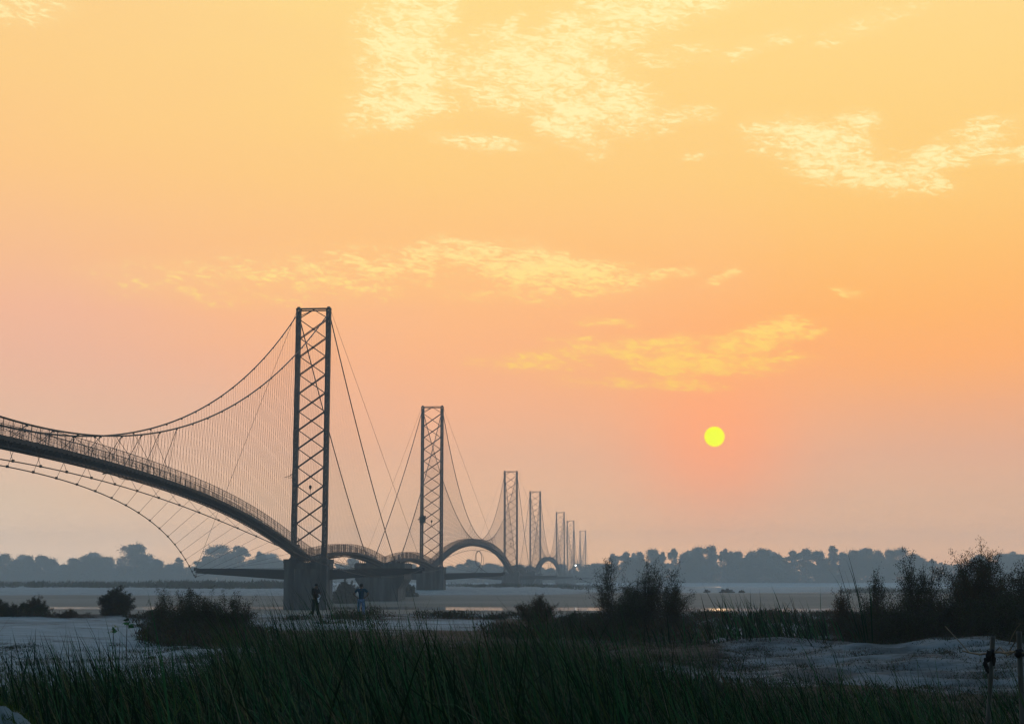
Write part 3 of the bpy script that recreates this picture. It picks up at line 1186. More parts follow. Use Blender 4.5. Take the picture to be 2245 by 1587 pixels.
RIGHT = [(1347, 1215, 28, 1, 'see-through tree above the thin bush stalk'), (1371, 1211, 22, 3, 'tree with a small round head near the left end of the right wood'), (1388, 1226, 34, 2, None), (1402, 1211, 22, 7, None), (1431, 1207, 34, 0, 'tree directly above the tallest central bush'), (1450, 1211, 24, 1, None),
         (1474, 1203, 28, 5, 'steep cone topped tree left of the widest crowns'), (1500, 1213, 30, 2, None), (1516, 1222, 36, 6, None), (1530, 1203, 36, 0, 'wide crown left of the tallest tree under the sun'), (1556, 1199, 38, 4, 'tallest spreading tree, just below left of the sun'), (1587, 1204, 26, 1, 'loose crowned tree straight below the sun'), (1600, 1211, 30, 2, None), (1617, 1212, 32, 0, None), (1632, 1222, 36, 6, None),
         (1647, 1210, 34, 2, None), (1670, 1205, 38, 4, 'broad tree below right of the sun'), (1703, 1216, 36, 2, None), (1720, 1230, 44, 6, None), (1740, 1208, 24, 3, 'first of two ball headed trees left of the spire tree'), (1765, 1204, 26, 3, 'second of two ball headed trees left of the spire tree'), (1793, 1211, 36, 0, None), (1810, 1224, 40, 6, None), (1827, 1198, 22, 7, 'narrow spire tree standing highest right of the sun'),
         (1850, 1213, 34, 2, None), (1872, 1209, 32, 0, None), (1901, 1205, 38, 4, 'wide domed tree right of the spire tree'), (1925, 1209, 34, 2, None), (1950, 1208, 34, 0, None), (1974, 1204, 36, 4, 'domed tree behind the tall feathery bush'), (2003, 1216, 34, 2, None), (2019, 1221, 34, 6, None), (2042, 1226, 20, 1, 'small thin tree closing the right wood'), (2078, 1251, 34, 6, 'lowest tree in the gap right of the wood'), (2105, 1256, 40, 6, None),
         (2145, 1217, 24, 3, 'round headed tree behind the densest right bush'), (2170, 1229, 40, 6, None), (2193, 1216, 44, 4, 'big domed tree near the right edge'), (2230, 1217, 44, 0, 'last tree cut by the right edge')]
BACK = [(52, 1218, 40, 4, 'paler farther tree showing behind the left edge trees'), (205, 1214, 34, 0, 'paler farther tree behind the broad domed left tree'), (330, 1224, 38, 2, 'paler farther tree just right behind the tall lone tree'), (500, 1212, 34, 1, 'paler farther tree between the wide and column shaped trees'), (590, 1215, 44, 4, 'paler farther tree just behind the small peaked tree'),
        (1392, 1213, 26, 1, 'paler farther tree behind the left half of the right wood'), (1515, 1208, 26, 7, 'paler slim farther tree left of the tallest spreading tree'), (1690, 1206, 28, 1, 'paler farther tree in the middle of the right wood'), (1890, 1202, 26, 5, 'paler farther tree between the spire tree and the wide dome'), (2215, 1210, 38, 1, 'paler farther tree behind the big dome near the right edge')]
for (u, v, wp, k, lab) in BACK:
    far_tree(u, v, wp * 1.3, k, lab, 1500)
for lst, w in ((LEFT, 'left of the near tower'), (MID, 'behind the bridges'), (RIGHT, 'below and right of the sun')):
    unl = [t for t in lst if t[4] is None]
    for i, (u, v, wp, k, lab) in enumerate(lst):
        if lab is None:
            j = unl.index((u, v, wp, k, lab))
            # neighbour named: unlabelled trees say which labelled tree they stand next to
            prv = [q for q in lst[:i] if q[4]]
            run = 0
            while i - run - 1 >= 0 and lst[i - run - 1][4] is None:
                run += 1
            o_ = ['first', 'second', 'third', 'fourth', 'fifth', 'sixth', 'seventh', 'eighth'][run]
            ref = prv[-1][4] if prv else None
            lab = f'low hazy tree, {o_} right of the ' + ' '.join(ref.split()[:9]) if ref else f'low hazy tree {w}, {o_} from that end'
        far_tree(u, v, wp * 1.25, k, 'hazy ' + lab if not lab.startswith(('low', 'hazy')) else lab, 1262 + 22 * math.sin(u * .7))

# understorey of the far bank as one mass
rng = np.random.default_rng(5)
P = []
xs = np.arange(-470, 470, 3.2)
for x in xs:
    hgt = (11.5 if x < 60 else 15) + 5 * fbm(np.array([x * .02]), np.array([.3]))[0] + 3 * vnoise(x * .11, 2.2)
    y0 = 1275
    zb = gz(x, y0)
    n = 220
    q = np.stack([x + rng.normal(0, 2.6, n), y0 + rng.uniform(-10, 14, n), zb + hgt * rng.random(n) ** 1.05], 1)
    P.append(q)
P = np.concatenate(P)
quadsV = leaf_quads(P, rng.normal(size=P.shape), rng.uniform(1.2, 2.6, len(P)), rng.uniform(1.0, 2.0, len(P)), rng)
tag(quads('undergrowth', quadsV, [M_TREE]), 'hazy understorey filling the foot of the far wood', 'undergrowth', kind='stuff')


def make_bush(name, u, D, wpx, vtop, label, mats, seed, ns=9, leaf=.055, dens=1.0, lean=0.0, vbase=None, group=None, cat='bush', fill=.5):
    """feathery bush: rising stems, twigs, small leaves; height from the photo row of its top"""
    rng = np.random.default_rng(seed)
    x0 = (u - 1122.5) / F * D
    zb = gz(x0, D)
    h = .94 * (at(u, vtop, D)[2] - zb)
    w = wpx / F * D
    o = empty(name, (x0, D, zb - .03))
    tag(o, label, cat, group)
    st = MB()
    LP, LD = [], []
    ns = int(ns * 1.7)
    for k in range(ns):
        a = rng.uniform(0, 6.283)
        out = rng.uniform(.15, 1.0) if k else .05
        hh = h * (.95 if k == 0 else rng.uniform(.5, 1.0) * (1 - .22 * out))
        ex = np.array([math.cos(a) * out * w * .5 + lean * hh, math.sin(a) * out * w * .5, hh])
        b0 = np.array([math.cos(a) * .12 * w, math.sin(a) * .12 * w, 0])
        pts = []
        for i in range(7):
            f = i / 6
            p = b0 + (ex - b0) * np.array([f ** 1.25, f ** 1.25, f]) + rng.normal(size=3) * .035 * h * f
            pts.append(p)
        st.tube(pts, [.022 * (1 - .85 * i / 6) for i in range(7)], 4)
        pts = np.array(pts)
        ntw = int(13 * (hh / h) + 4)
        for j in range(ntw):
            f = rng.uniform(.12, 1.0)
            i = min(int(f * 6), 5)
            p = pts[i] + (pts[i + 1] - pts[i]) * (f * 6 - i)
            d = (pts[i + 1] - pts[i])
            d = d / np.linalg.norm(d) + rng.normal(size=3) * .55 + np.array([0, 0, .25])
            L = h * rng.uniform(.10, .24) * (1.1 - .62 * f) * (1 + .45 * fill)
            e = p + d * L
            st.tube([p, (p + e) / 2 + rng.normal(size=3) * .03 * L, e], [.008, .006, .003], 3)
            n = max(8, int(85 * dens * L / .4))
            t = rng.random(n)[:, None]
            LP.append(p + (e - p) * t + rng.normal(size=(n, 3)) * (.05 + .20 * L) * (1.15 - .8 * t))
            LD.append(d / np.linalg.norm(d) + rng.normal(size=(n, 3)) * 1.0)
    # dense low skirt
    n = int(430 * fill * dens * max(w, .5))
    a = rng.uniform(0, 6.283, n)
    rr = np.sqrt(rng.random(n)) * w * .5
    zz = rng.random(n) ** 1.3 * h * .55 * (1 - .6 * (rr / (w * .5)) ** 2)
    LP.append(np.stack([rr * np.cos(a), rr * np.sin(a) * .8, zz], 1))
    LD.append(rng.normal(size=(n, 3)) + np.array([0, 0, .8]))
    LP = np.concatenate(LP)
    LD = np.concatenate(LD)
    n = len(LP)
    Q = leaf_quads(LP, LD, rng.uniform(.4, 1.3, n) * leaf, rng.uniform(.25, .5, n) * leaf, rng)
    Q[:, :, 2] = np.maximum(Q[:, :, 2], -.02)
    st.build('stem', M_STEM, o)
    quads('foliage', Q, mats, rng.integers(0, len(mats), n), o)
    return o


GBU = 'feathery bushes on the bank'
BR = [M_BROWN, M_OLIVE, M_OLIVE, M_STEM]
OL = [M_OLIVE, M_OLIVE, M_STEM]
RU = [M_RUST, M_BROWN, M_RUST]
# centre
make_bush('bush', 1333, 57, 40, 1204, 'thin upright stalk bush left of the tall central bush', BR, 11, 4, dens=1.1, fill=.3, group=GBU)
make_bush('bush', 1412, 57, 110, 1208, 'tall dark central bush with forked feathery tops', BR, 12, 11, dens=1.2, fill=.5, group=GBU)
make_bush('bush', 1456, 56, 80, 1240, 'bush leaning right against the tall central bush', BR, 13, 8, dens=1.3, lean=.10, fill=.7, group=GBU)
make_bush('bush', 1372, 55, 90, 1290, 'low dark bush filling the foot of the central bushes', OL, 14, 12, dens=1.4, fill=.9, group=GBU)
make_bush('bush', 1178, 66, 110, 1304, 'rusty brown rounded bush left of the central bushes', RU, 15, 14, dens=1.6, fill=.9, group=GBU)
make_bush('bush', 1262, 62, 120, 1335, 'low brown bush between the rusty bush and the thin stalk', BR, 16, 12, dens=1.4, fill=.9, group=GBU)
make_bush('bush', 1335, 52, 170, 1352, 'dark brown mat of bush below the thin stalk', BR, 17, 14, dens=1.5, fill=1.0, group=GBU)
make_bush('bush', 1210, 56, 150, 1362, 'dark spreading bush below the rusty bush', BR, 18, 14, dens=1.4, fill=1.0, group=GBU)
# right
make_bush('bush', 1845, 50, 66, 1282, 'rusty leaning bush at the left end of the right thicket', RU, 21, 6, dens=1.0, lean=-.16, fill=.4, group=GBU)
make_bush('bush', 1915, 47, 76, 1252, 'thin olive bush in the right thicket beside tall reeds', BR, 22, 7, dens=.9, fill=.5, group=GBU)
make_bush('bush', 1985, 46, 66, 1208, 'tall feathery bush with two plumes in the right thicket', BR, 23, 7, dens=1.1, fill=.4, group=GBU)
make_bush('bush', 2038, 46, 66, 1222, 'feathery bush between the twin plumes and the densest bush', BR, 24, 6, dens=1.0, fill=.5, group=GBU)
make_bush('bush', 2140, 45, 150, 1196, 'densest and darkest tall bush of the right thicket', [M_BROWN, M_OLIVE, M_RUST], 25, 16, dens=1.9, fill=.9, group=GBU)
make_bush('bush', 2236, 44, 64, 1212, 'tall thin bush cut by the right edge', BR, 26, 7, dens=1.3, fill=.6, group=GBU)
make_bush('bush', 1960, 43.5, 170, 1318, 'low dark bush below the twin plumes', OL, 27, 16, dens=1.7, fill=1.0, group=GBU)
make_bush('bush', 2070, 43, 170, 1300, 'broad low bush left of the densest bush', BR, 28, 16, dens=1.8, fill=1.0, group=GBU)
make_bush('bush', 2180, 42, 190, 1296, 'broad black bush in front of the densest bush', OL, 29, 18, dens=2.0, fill=1.0, group=GBU)
make_bush('bush', 1880, 45, 150, 1338, 'low brown bush under the leaning rusty bush', BR, 30, 14, dens=1.5, fill=1.0, group=GBU)
make_bush('bush', 2260, 43, 150, 1290, 'dark low bush filling the right edge', OL, 31, 14, dens=1.7, fill=1.0, group=GBU)
make_bush('bush', 1790, 53, 100, 1352, 'brown scrubby bush between the reed clump and right thicket', BR, 32, 10, dens=1.1, fill=.7, group=GBU)
make_bush('bush', 1690, 56, 70, 1362, 'dark low bush under the reed clump', BR, 33, 8, dens=1.0, fill=.6, group=GBU)
make_bush('bush', 1545, 62, 60, 1362, 'low dark bush right of the central bushes', OL, 34, 8, dens=1.0, fill=.6, group=GBU)
# left
make_bush('bush', 265, 89, 66, 1292, 'dark rounded bush alone on the left sand edge', [M_OLIVE, M_BROWN, M_STEM], 61, 20, dens=3.2, leaf=.085, fill=1.3, group=GBU)
make_bush('bush', 425, 53, 150, 1284, 'large round feathery bush left of the near pier', [M_BROWN, M_OLIVE, M_OLIVE], 42, 16, dens=1.6, fill=.9, group=GBU)
make_bush('bush', 365, 54, 50, 1304, 'pale tipped bush on the left flank of the large round bush', OL, 43, 7, dens=1.0, fill=.6, group=GBU)
make_bush('bush', 515, 53, 120, 1302, 'loose bush with thin tops between round bush and pier', BR, 44, 12, dens=1.2, fill=.9, group=GBU)
make_bush('bush', 420, 50, 180, 1352, 'dark low bush at the foot of the large round bush', OL, 45, 16, dens=1.6, fill=1.0, group=GBU)
make_bush('bush', 60, 86, 130, 1320, 'long low green bush at the far left edge', OL, 46, 18, dens=2.6, leaf=.08, fill=1.2, group=GBU)
make_bush('bush', 90, 87, 44, 1306, 'small rusty bush topping the long low green bush', RU, 47, 8, dens=1.3, leaf=.07, fill=.6, group=GBU)
make_bush('bush', 170, 84, 110, 1334, 'straw brown low bush left of the dark rounded bush', RU, 48, 10, dens=1.0, leaf=.07, fill=.9, group=GBU)
make_bush('bush', 16, 85, 40, 1311, 'small leafy bush at the left border', OL, 49, 5, dens=1.0, leaf=.07, fill=.6, group=GBU)
# on the flats behind
make_bush('bush', 762, 305, 60, 1275, 'bush on the flat under the outrigger beam right of the near pier', [M_BROWN, M_OLIVE], 51, 12, leaf=.35, dens=1.2, fill=.9, group=GBU)
make_bush('bush', 900, 345, 40, 1282, 'small bush behind the anchor block', [M_OLIVE], 52, 10, leaf=.35, dens=1.0, fill=.9, group=GBU)
make_bush('bush', 1113, 560, 26, 1283, 'dark flotsam bush by the foot of the third pier', [M_OLIVE], 53, 8, leaf=.4, dens=1.2, fill=.9, group=GBU)
make_bush('bush', 1588, 470, 34, 1291, 'small grey bush alone on the open sand flat', [M_BROWN], 54, 8, leaf=.35, dens=.9, fill=.9, group=GBU)
make_bush('bush', 1545, 480, 14, 1293, 'tiny tuft left of the grey bush on the sand flat', [M_BROWN], 55, 6, leaf=.3, dens=.9, fill=.9, group=GBU)
make_bush('bush', 1620, 470, 12, 1294, 'tiny tuft right of the grey bush on the sand flat', [M_BROWN], 56, 6, leaf=.3, dens=.9, fill=.9, group=GBU)
# the shrub on the tower (its base is on the leg, not the ground)
TV = 1272 - (gz(at(925, 1130, 392)[0], 392) + 2.3 - CAMZ) * F / 392
sh = make_bush('shrub', 925, 392, 13, TV, 'green shrub growing on the left leg of the second tower', [M_OLIVE], 57, 6, leaf=.3, dens=.8, fill=.6, cat='shrub')
x_, y_, z_ = at(926, 1147, 395.4)
sh.location = (x_, y_, z_)
sh.scale = (.9, .9, 1)


# low scrub, one mass: bank edge and the flats on the left
def clump_mass(name, label, centres, mats, rng, leaf, hgt):
    P, Dv, Ls = [], [], []
    for (x, y, r, h, n) in centres:
        a = rng.uniform(0, 6.283, n)
        q = np.sqrt(rng.random(n)) * r
        px, py = x + q * np.cos(a), y + q * np.sin(a)
        pz = terrain(px, py) + rng.random(n) ** 1.5 * h
        P.append(np.stack([px, py, pz], 1))
        Dv.append(rng.normal(size=(n, 3)) * .6 + np.array([-.2, 0, 1.0]))
        Ls.append(np.full(n, h))
    P, Dv, Ls = np.concatenate(P), np.concatenate(Dv), np.concatenate(Ls)
    n = len(P)
    Q = leaf_quads(P, Dv, leaf * rng.uniform(.5, 1.8, n), leaf * rng.uniform(.12, .35, n), rng)
    return tag(quads(name, Q, mats, rng.integers(0, len(mats), n)), label, 'scrub', kind='stuff')


rng = np.random.default_rng(9)
cs = []
for i in range(430):     # bank edge
    y = rng.uniform(66, 90)
    u = rng.uniform(-150, 2400)
    if vnoise(u * .02, 1.7 + y * .05) < -.12:
        continue
    if u < 330 and y < 80 and rng.random() < .97:
        continue
    if 560 < u < 1100 and y < 76 and rng.random() < .8:
        continue
    x = (u - 1122.5) / F * y
    cs.append((x, y, rng.uniform(.5, 1.5), np.clip(.20 + .42 * vnoise(u * .011, 7.7) + rng.uniform(-.1, .16), .04, .6) * (1 if u > 560 else .8), int(rng.uniform(70, 240))))
for i in range(170):     # brown scrub under the central and right bushes
    y = rng.uniform(44, 66)
    u = rng.uniform(1080, 2400)
    if y < 50 + 10 * vnoise(u * .012, 4.4) or (1490 < u < 1850 and rng.random() < .8):
        continue
    x = (u - 1122.5) / F * y
    cs.append((x, y, rng.uniform(.5, 1.2), rng.uniform(.12, .45), int(rng.uniform(120, 240))))
for i in range(60):
    y = rng.uniform(46, 60)
    u = rng.uniform(345, 590)
    x = (u - 1122.5) / F * y
    cs.append((x, y, rng.uniform(.4, 1.0), rng.uniform(.15, .4), int(rng.uniform(120, 240))))
for i in range(60):      # dry litter in the gaps of the reeds
    y = rng.uniform(20, 32)
    u = rng.uniform(560, 1560)
    x = (u - 1122.5) / F * y
    cs.append((x, y, rng.uniform(.3, .9), rng.uniform(.05, .2), int(rng.uniform(60, 160))))
clump_mass('scrub', 'dry brown scrub along the edge of the bank', cs, [M_BROWN, M_OLIVE, M_STEM, M_RUST], rng, .16, 1)
cs = []
for i in range(1500):     # litter and tufts strewn over the near sand
    y = rng.uniform(22, 47)
    u = rng.uniform(-60, 2300)
    if u < 360 and rng.random() < .7:
        continue
    if 1600 < u < 2100 and 28 < y < 40 and vnoise(u * .02 + 3, y * .4) < .02:
        continue
    x = (u - 1122.5) / F * y
    cs.append((x, y, rng.uniform(.1, .9), rng.uniform(.02, .13), int(rng.uniform(20, 130))))
clump_mass('litter', 'dry litter and tiny tufts strewn over the near sand', cs, [M_BROWN, M_OLIVE, M_STEM, M_G2], rng, .055, 1)
cs = []
for i in range(240):
    y = rng.choice([rng.normal(470, 14), rng.normal(640, 20), rng.normal(650, 14)])
    u = rng.uniform(-300, 640)
    if y > 600 and u > 330 and rng.random() < .8:
        continue
    cs.append(((u - 1122.5) / F * y, y, rng.uniform(1.5, 5), rng.uniform(.5, 1.6), int(rng.uniform(90, 200))))
for i in range(50):
    y = rng.uniform(470, 560)
    u = rng.uniform(960, 1340)
    cs.append(((u - 1122.5) / F * y, y, rng.uniform(1, 4), rng.uniform(.3, .7), int(rng.uniform(40, 90))))
for i in range(40):
    y = rng.uniform(690, 720)
    u = rng.uniform(1230, 1330)
    cs.append(((u - 1122.5) / F * y, y, rng.uniform(1, 4), rng.uniform(.3, .9), int(rng.uniform(40, 90))))
for i in range(90):
    y = rng.normal(440, 10)
    u = rng.uniform(380, 720)
    cs.append(((u - 1122.5) / F * y, y, rng.uniform(1, 4), rng.uniform(.6, 1.9), int(rng.uniform(80, 180))))
for i in range(70):
    y = rng.normal(455, 12)
    u = rng.uniform(1840, 2400)
    cs.append(((u - 1122.5) / F * y, y, rng.uniform(1, 4), rng.uniform(.4, 1.2), int(rng.uniform(60, 120))))
clump_mass('scrub', 'grey green scrub in lines on the river flats', cs, [M_OLIVE, M_BROWN, M_TREE], rng, .8, 1)


# ------------------------------------------------------------------ reeds and grass
def blades(name, label, X, Y, H, Wd, lean, mats, mi, rng, curve=.5, cat='grass', segs=5, stiff=1.0):
    n = len(X)
    Z = terrain(X, Y) - .03
    az = np.pi + 1.5 * vnoise(X * .5 + 31, Y * .5) + rng.normal(0, .62, n)               # wind pushes the tips to the left
    flip = rng.random(n) < .06
    az[flip] += np.pi
    dx, dy = np.cos(az), np.sin(az)
    a0 = lean * np.abs(rng.normal(.66, .40, n)) * (1 + .9 * vnoise(X * .7 + 11, Y * .7 + 5))
    bend = curve * np.abs(rng.normal(0, 1, n)) + rng.random(n) * .25
    brk = rng.random(n) < .13
    bend[brk] += rng.uniform(1.0, 2.0, brk.sum())
    pts = np.zeros((n, segs + 1, 3))
    pts[:, 0] = np.stack([X, Y, Z], 1)
    st = H / segs
    for i in range(segs):
        th = a0 + bend * ((i + .5) / segs) ** 2.2
        pts[:, i + 1, 0] = pts[:, i, 0] + np.sin(th) * dx * st
        pts[:, i + 1, 1] = pts[:, i, 1] + np.sin(th) * dy * st
        pts[:, i + 1, 2] = pts[:, i, 2] + np.cos(th) * st
    ya = rng.uniform(0, np.pi, n)
    side = np.stack([np.cos(ya), np.sin(ya), rng.normal(0, .15, n)], 1)
    prof = np.array([.75, 1.0, .95, .75, .45, .03]) if segs == 5 else np.linspace(1, .03, segs + 1)
    A = pts - side[:, None, :] * (Wd[:, None] * prof / 2)[:, :, None]
    B = pts + side[:, None, :] * (Wd[:, None] * prof / 2)[:, :, None]
    V = np.stack([A[:, :-1], B[:, :-1], B[:, 1:], A[:, 1:]], 2).reshape(-1, 4, 3)
    o = quads(name, V, mats, np.repeat(mi, segs))
    return tag(o, label, cat, kind='stuff')


rng = np.random.default_rng(21)
GM = [M_G1, M_G2, M_G3, M_G4]


def pick(n, p):
    return rng.choice(4, n, p=p)


# foreground reed bed
NB = 170000
y = np.sqrt(rng.uniform(5.0 ** 2, 27.0 ** 2, NB))
u = rng.uniform(-260, 2500, NB)
x = (u - 1122.5) / F * y
lim = np.interp(u, [-400, 0, 330, 560, 800, 1000, 1150, 1300, 1450, 1560, 1700, 1900, 2100, 2300], [21, 21, 21.5, 24, 26, 25, 25, 23.5, 21.5, 19.5, 18.5, 17.5, 16.5, 16])
pat = fbm(x * .45, y * .45)
keep = (y > 6.5) & (y + 3.0 * pat < lim) & (rng.random(NB) < np.clip(.78 + 1.1 * pat, np.where(u > 1450, .75, .12), 1))
bare = np.exp(-(((u - 930) / 110) ** 2 + ((y - 20.5) / 3.0) ** 2))
keep &= rng.random(NB) > bare * .93
keep &= ~((x < -1.75 + .3 * pat) & (x > -4.6) & (y < 9.2) & (y > 6.3))
mat_ = .8 * np.exp(-(((u - 1560) / 120) ** 2 + ((y - 15) / 1.6) ** 2)) + .8 * np.exp(-(((u - 420) / 90) ** 2 + ((y - 14) / 1.8) ** 2)) + .7 * np.exp(-(((u - 1250) / 70) ** 2 + ((y - 18) / 1.6) ** 2))
keep &= rng.random(NB) > mat_
x, y, u, pat = x[keep], y[keep], u[keep], pat[keep]
n = len(x)
H = np.clip(rng.normal(1.04, .24, n) * (1 + .35 * pat), .3, 1.6)
H *= np.interp(u, [0, 1100, 1500, 1700, 2300], [1.0, 1.0, 1.0, .98, .95])
H *= (1 + .55 * vnoise(x * .16 + 4, y * .16)) * (1 + .5 * vnoise(x * 1.1, y * 1.1 + 8))
short = rng.random(n) < .25
H[short] *= rng.uniform(.35, .7, short.sum())
H *= np.interp(y, [5, 9, 14], [.85, 1.0, 1.0])
Wd = rng.uniform(.007, .018, n)
mi = pick(n, [.34, .47, .06, .13])
mi[rng.random(n) < np.clip(1.5 * vnoise(x * .3 + 50, y * .3) - .2, 0, .5)] = 3
blades('reeds', 'dense dark green reed bed leaning left across the foreground', x, y, H, Wd, .78, GM, mi, rng, .42)
# thin outliers beyond the bed
NB = 20000
y = rng.uniform(17, 62, NB)
u = rng.uniform(-200, 2450, NB)
x = (u - 1122.5) / F * y
pat = fbm(x * .3 + 9, y * .3)
lim = np.interp(u, [-400, 330, 500, 1000, 1300, 1500, 1580, 1700, 2245], [23, 26, 44, 60, 62, 58, 26, 21, 21])
keep = (y < lim) & (pat > .02) & (rng.random(NB) < np.clip(1.25 - (y - 17) / 26, .25, 1))
x, y = x[keep], y[keep]
n = len(x)
blades('reeds', 'scattered thin reeds on the sand beyond the reed bed', x, y, np.clip(rng.normal(.72, .25, n), .2, 1.3), rng.uniform(.007, .014, n), .6, GM, pick(n, [.34, .5, .06, .10]), rng, .35)
# stout reed clumps: (photo column, distance, spread, count, height)
CX, CY, CH = [], [], []
for (u0, D, sp, k, h) in [(1625, 46, .55, 60, 1.5), (1660, 46, .45, 40, 1.25), (1700, 47, .7, 70, 1.1), (1745, 46, .45, 46, 1.35), (1590, 47, .6, 46, 1.0), (1895, 43, .16, 9, 2.2), (1640, 44, 1.4, 120, .8),
                          (1735, 44, 1.2, 100, .8), (1062, 13, .30, 26, 1.25), (1100, 14, .35, 30, 1.2), (1030, 15, .3, 22, 1.2), (770, 15, .3, 24, 1.25), (855, 17, .25, 16, 1.3), (700, 16, .4, 26, 1.1), (1395, 13, .3, 26, 1.05), (1235, 15, .3, 22, 1.2), (1290, 13, .4, 26, 1.1),
                          (1480, 12, .3, 26, .95), (1530, 12.5, .3, 26, .95), (300, 16, .3, 20, 1.05), (220, 15.5, .3, 20, 1.1), (130, 16, .3, 22, 1.05), (10, 15, .2, 10, 1.2), (340, 17, .4, 20, 1.1), (440, 17, .3, 20, 1.1), (1650, 10.5, .3, 24, .95), (1760, 10.5, .3, 22, .95), (1870, 10, .2, 14, 1.05), (1930, 10, .25, 16, .85), (2060, 10.5, .4, 30, .85), (2110, 10, .3, 26, .85), (2225, 11.5, .2, 14, 1.0)]:
    xx = (u0 - 1122.5) / F * D
    CX.append(xx + rng.normal(0, sp, k))
    CY.append(D + rng.normal(0, sp * .8, k))
    CH.append(np.clip(rng.normal(h, .18 * h, k), .3, None))
CX, CY, CH = map(np.concatenate, (CX, CY, CH))
n = len(CX)
far_ = CY > 30
blades('reeds', 'stout upright reed clumps rising above the reed bed and beside the thicket', CX, CY, CH, np.where(far_, rng.uniform(.025, .045, n), rng.uniform(.010, .018, n)), .42, GM, pick(n, [.30, .62, .03, .05]), rng, .18)
# tall emergent reeds: tip row in the photo sets the height
NB = 1300
u = rng.uniform(-40, 2260, NB)
y = rng.uniform(11, 19, NB) * np.interp(u, [0, 1500, 1650, 2245], [1, 1, .85, .8])
top = np.interp(u, [0, 330, 560, 700, 1100, 1450, 1560, 1700, 2245], [1385, 1370, 1390, 1345, 1335, 1385, 1440, 1475, 1475]) + np.abs(rng.normal(0, 48, NB))
x = (u - 1122.5) / F * y
H = (CAMZ - (top - 1272) * y / F) - terrain(x, y)
ok = (H > .5) & (H < 2.0)
x, y, H = x[ok], y[ok], H[ok] * 1.08
n = len(x)
blades('reeds', 'tall single reed blades standing out above the foreground reed bed', x, y, H, rng.uniform(.014, .027, n), .55, GM, pick(n, [.24, .66, .03, .07]), rng, .16)
# pale dry arching leaves
NB = 420
y = rng.uniform(7.5, 21, NB)
u = rng.uniform(0, 2245, NB)
keep = y < np.interp(u, [0, 560, 1100, 1500, 1600, 2245], [19, 22, 21, 19, 15, 13])
y, u = y[keep], u[keep]
x = (u - 1122.5) / F * y
k_ = ~((x < -1.7) & (y < 9.2))
x, y = x[k_], y[k_]
n = len(x)
blades('dry_leaves', 'pale dry reed leaves arching among the green reeds', x, y, rng.uniform(.6, 1.15, n), rng.uniform(.006, .013, n), .7, [M_G3], np.zeros(n, int), rng, 1.2)
# moss and short grass on the little mound lower left
NB = 26000
x = rng.uniform(-3.6, -1.6, NB)
y = rng.uniform(7.0, 9.0, NB)
pat = fbm(x * 2.5, y * 2.5)
keep = (pat + .9 * (x + 2.66) + .9 * (y - 7.72) > 0) & (x < -1.9 + .3 * pat)
x, y = x[keep], y[keep]
n = len(x)
blades('moss', 'yellow green moss and short grass on the small sandy mound', x, y, rng.uniform(.02, .075, n), rng.uniform(.005, .010, n), .9, [M_MOSS, M_G4, M_G3], rng.choice(3, n, p=[.75, .15, .10]), rng, .6, 'moss', 2)

# leafy seedlings at the left
for (u, D, vt, lab, sd) in ((291, 20, 1352, 'bright green broad leaved seedling standing above the left reeds', 1), (262, 20, 1368, 'smaller drooping seedling left of the bright green one', 2)):
    x0 = (u - 1122.5) / F * D
    zb = gz(x0, D)
    h = at(u, vt, D)[2] - zb
    o = empty('seedling', (x0, D, zb))
    tag(o, lab, 'seedling')
    m = MB()
    m.tube([(0, 0, 0), (.01, 0, h * .5), (0, 0, h * .97)], [.007, .006, .004], 5)
    m.build('stem', M_STEM, o)
    rng2 = np.random.default_rng(sd)
    nn = 11
    P = np.stack([rng2.normal(0, .03, nn), rng2.normal(0, .03, nn), h - rng2.random(nn) * .11], 1)
    Dv = np.stack([rng2.normal(0, 1, nn), rng2.normal(0, 1, nn), rng2.normal(-.3, .4, nn)], 1)
    quads('leaf', leaf_quads(P, Dv, rng2.uniform(.06, .11, nn), rng2.uniform(.04, .06, nn), rng2), [leaf_mat('seedling_leaf', (.03, .10, .03), .5)], None, o)

# ------------------------------------------------------------------ bamboo fence
fx, fy = at(2170, 1587, 11)[0], 11.0
fe = empty('bamboo_fence', (fx, fy, gz(fx, fy)))
tag(fe, 'bamboo fence of two grey canes lashed with dry vine at the right edge', 'fence')


def L_(u, v, D):
    p = at(u, v, D)
    return (p[0] - fe.location.x, p[1] - fe.location.y, p[2] - fe.location.z)


def cane(top, bot, r0, gap=.26):
    m = MB()
    a, b_ = Vector(bot), Vector(top)
    n = max(2, int((b_ - a).length / gap))
    pts, rs = [], []
    for i in range(n):
        for f, k in ((0.0, 1.16), (.05, 1.0), (.5, .97), (.95, 1.0)):
            pts.append(a + (b_ - a) * ((i + f) / n))
            rs.append(r0 * k)
    pts.append(b_)
    rs.append(r0)
    m.tube(pts, rs, 10)
    return m


p0 = L_(2177, 1394, 11)
p1 = L_(2166, 1590, 11)
d = Vector(p1) - Vector(p0)
pb = Vector(p0) + d * ((p0[2] + .15) / -d.z)
cane(p0, pb, .0185).build('post', M_BAMBOO, fe, True)
q0 = L_(2234, 1384, 10.2)
q1 = L_(2242, 1590, 10.2)
d = Vector(q1) - Vector(q0)
qb = Vector(q0) + d * ((q0[2] + .15) / -d.z)
cane(q0, qb, .0195).build('post', M_BAMBOO, fe, True)
m = MB()
m.tube([L_(2072, 1372, 12.2), L_(2098, 1400, 11.9), L_(2125, 1430, 11.6), L_(2150, 1434, 11.3), L_(2176, 1430, 11), L_(2192, 1429, 10.8), L_(2205, 1431, 10.6), L_(2218, 1428, 10.4), L_(2236, 1431, 10.2), L_(2262, 1430, 10)], [.003, .004, .006, .008, .009, .009, .009, .009, .009, .008], 6)
m.tube([L_(2110, 1426, 11.7), L_(2125, 1430, 11.6)], .006, 5)
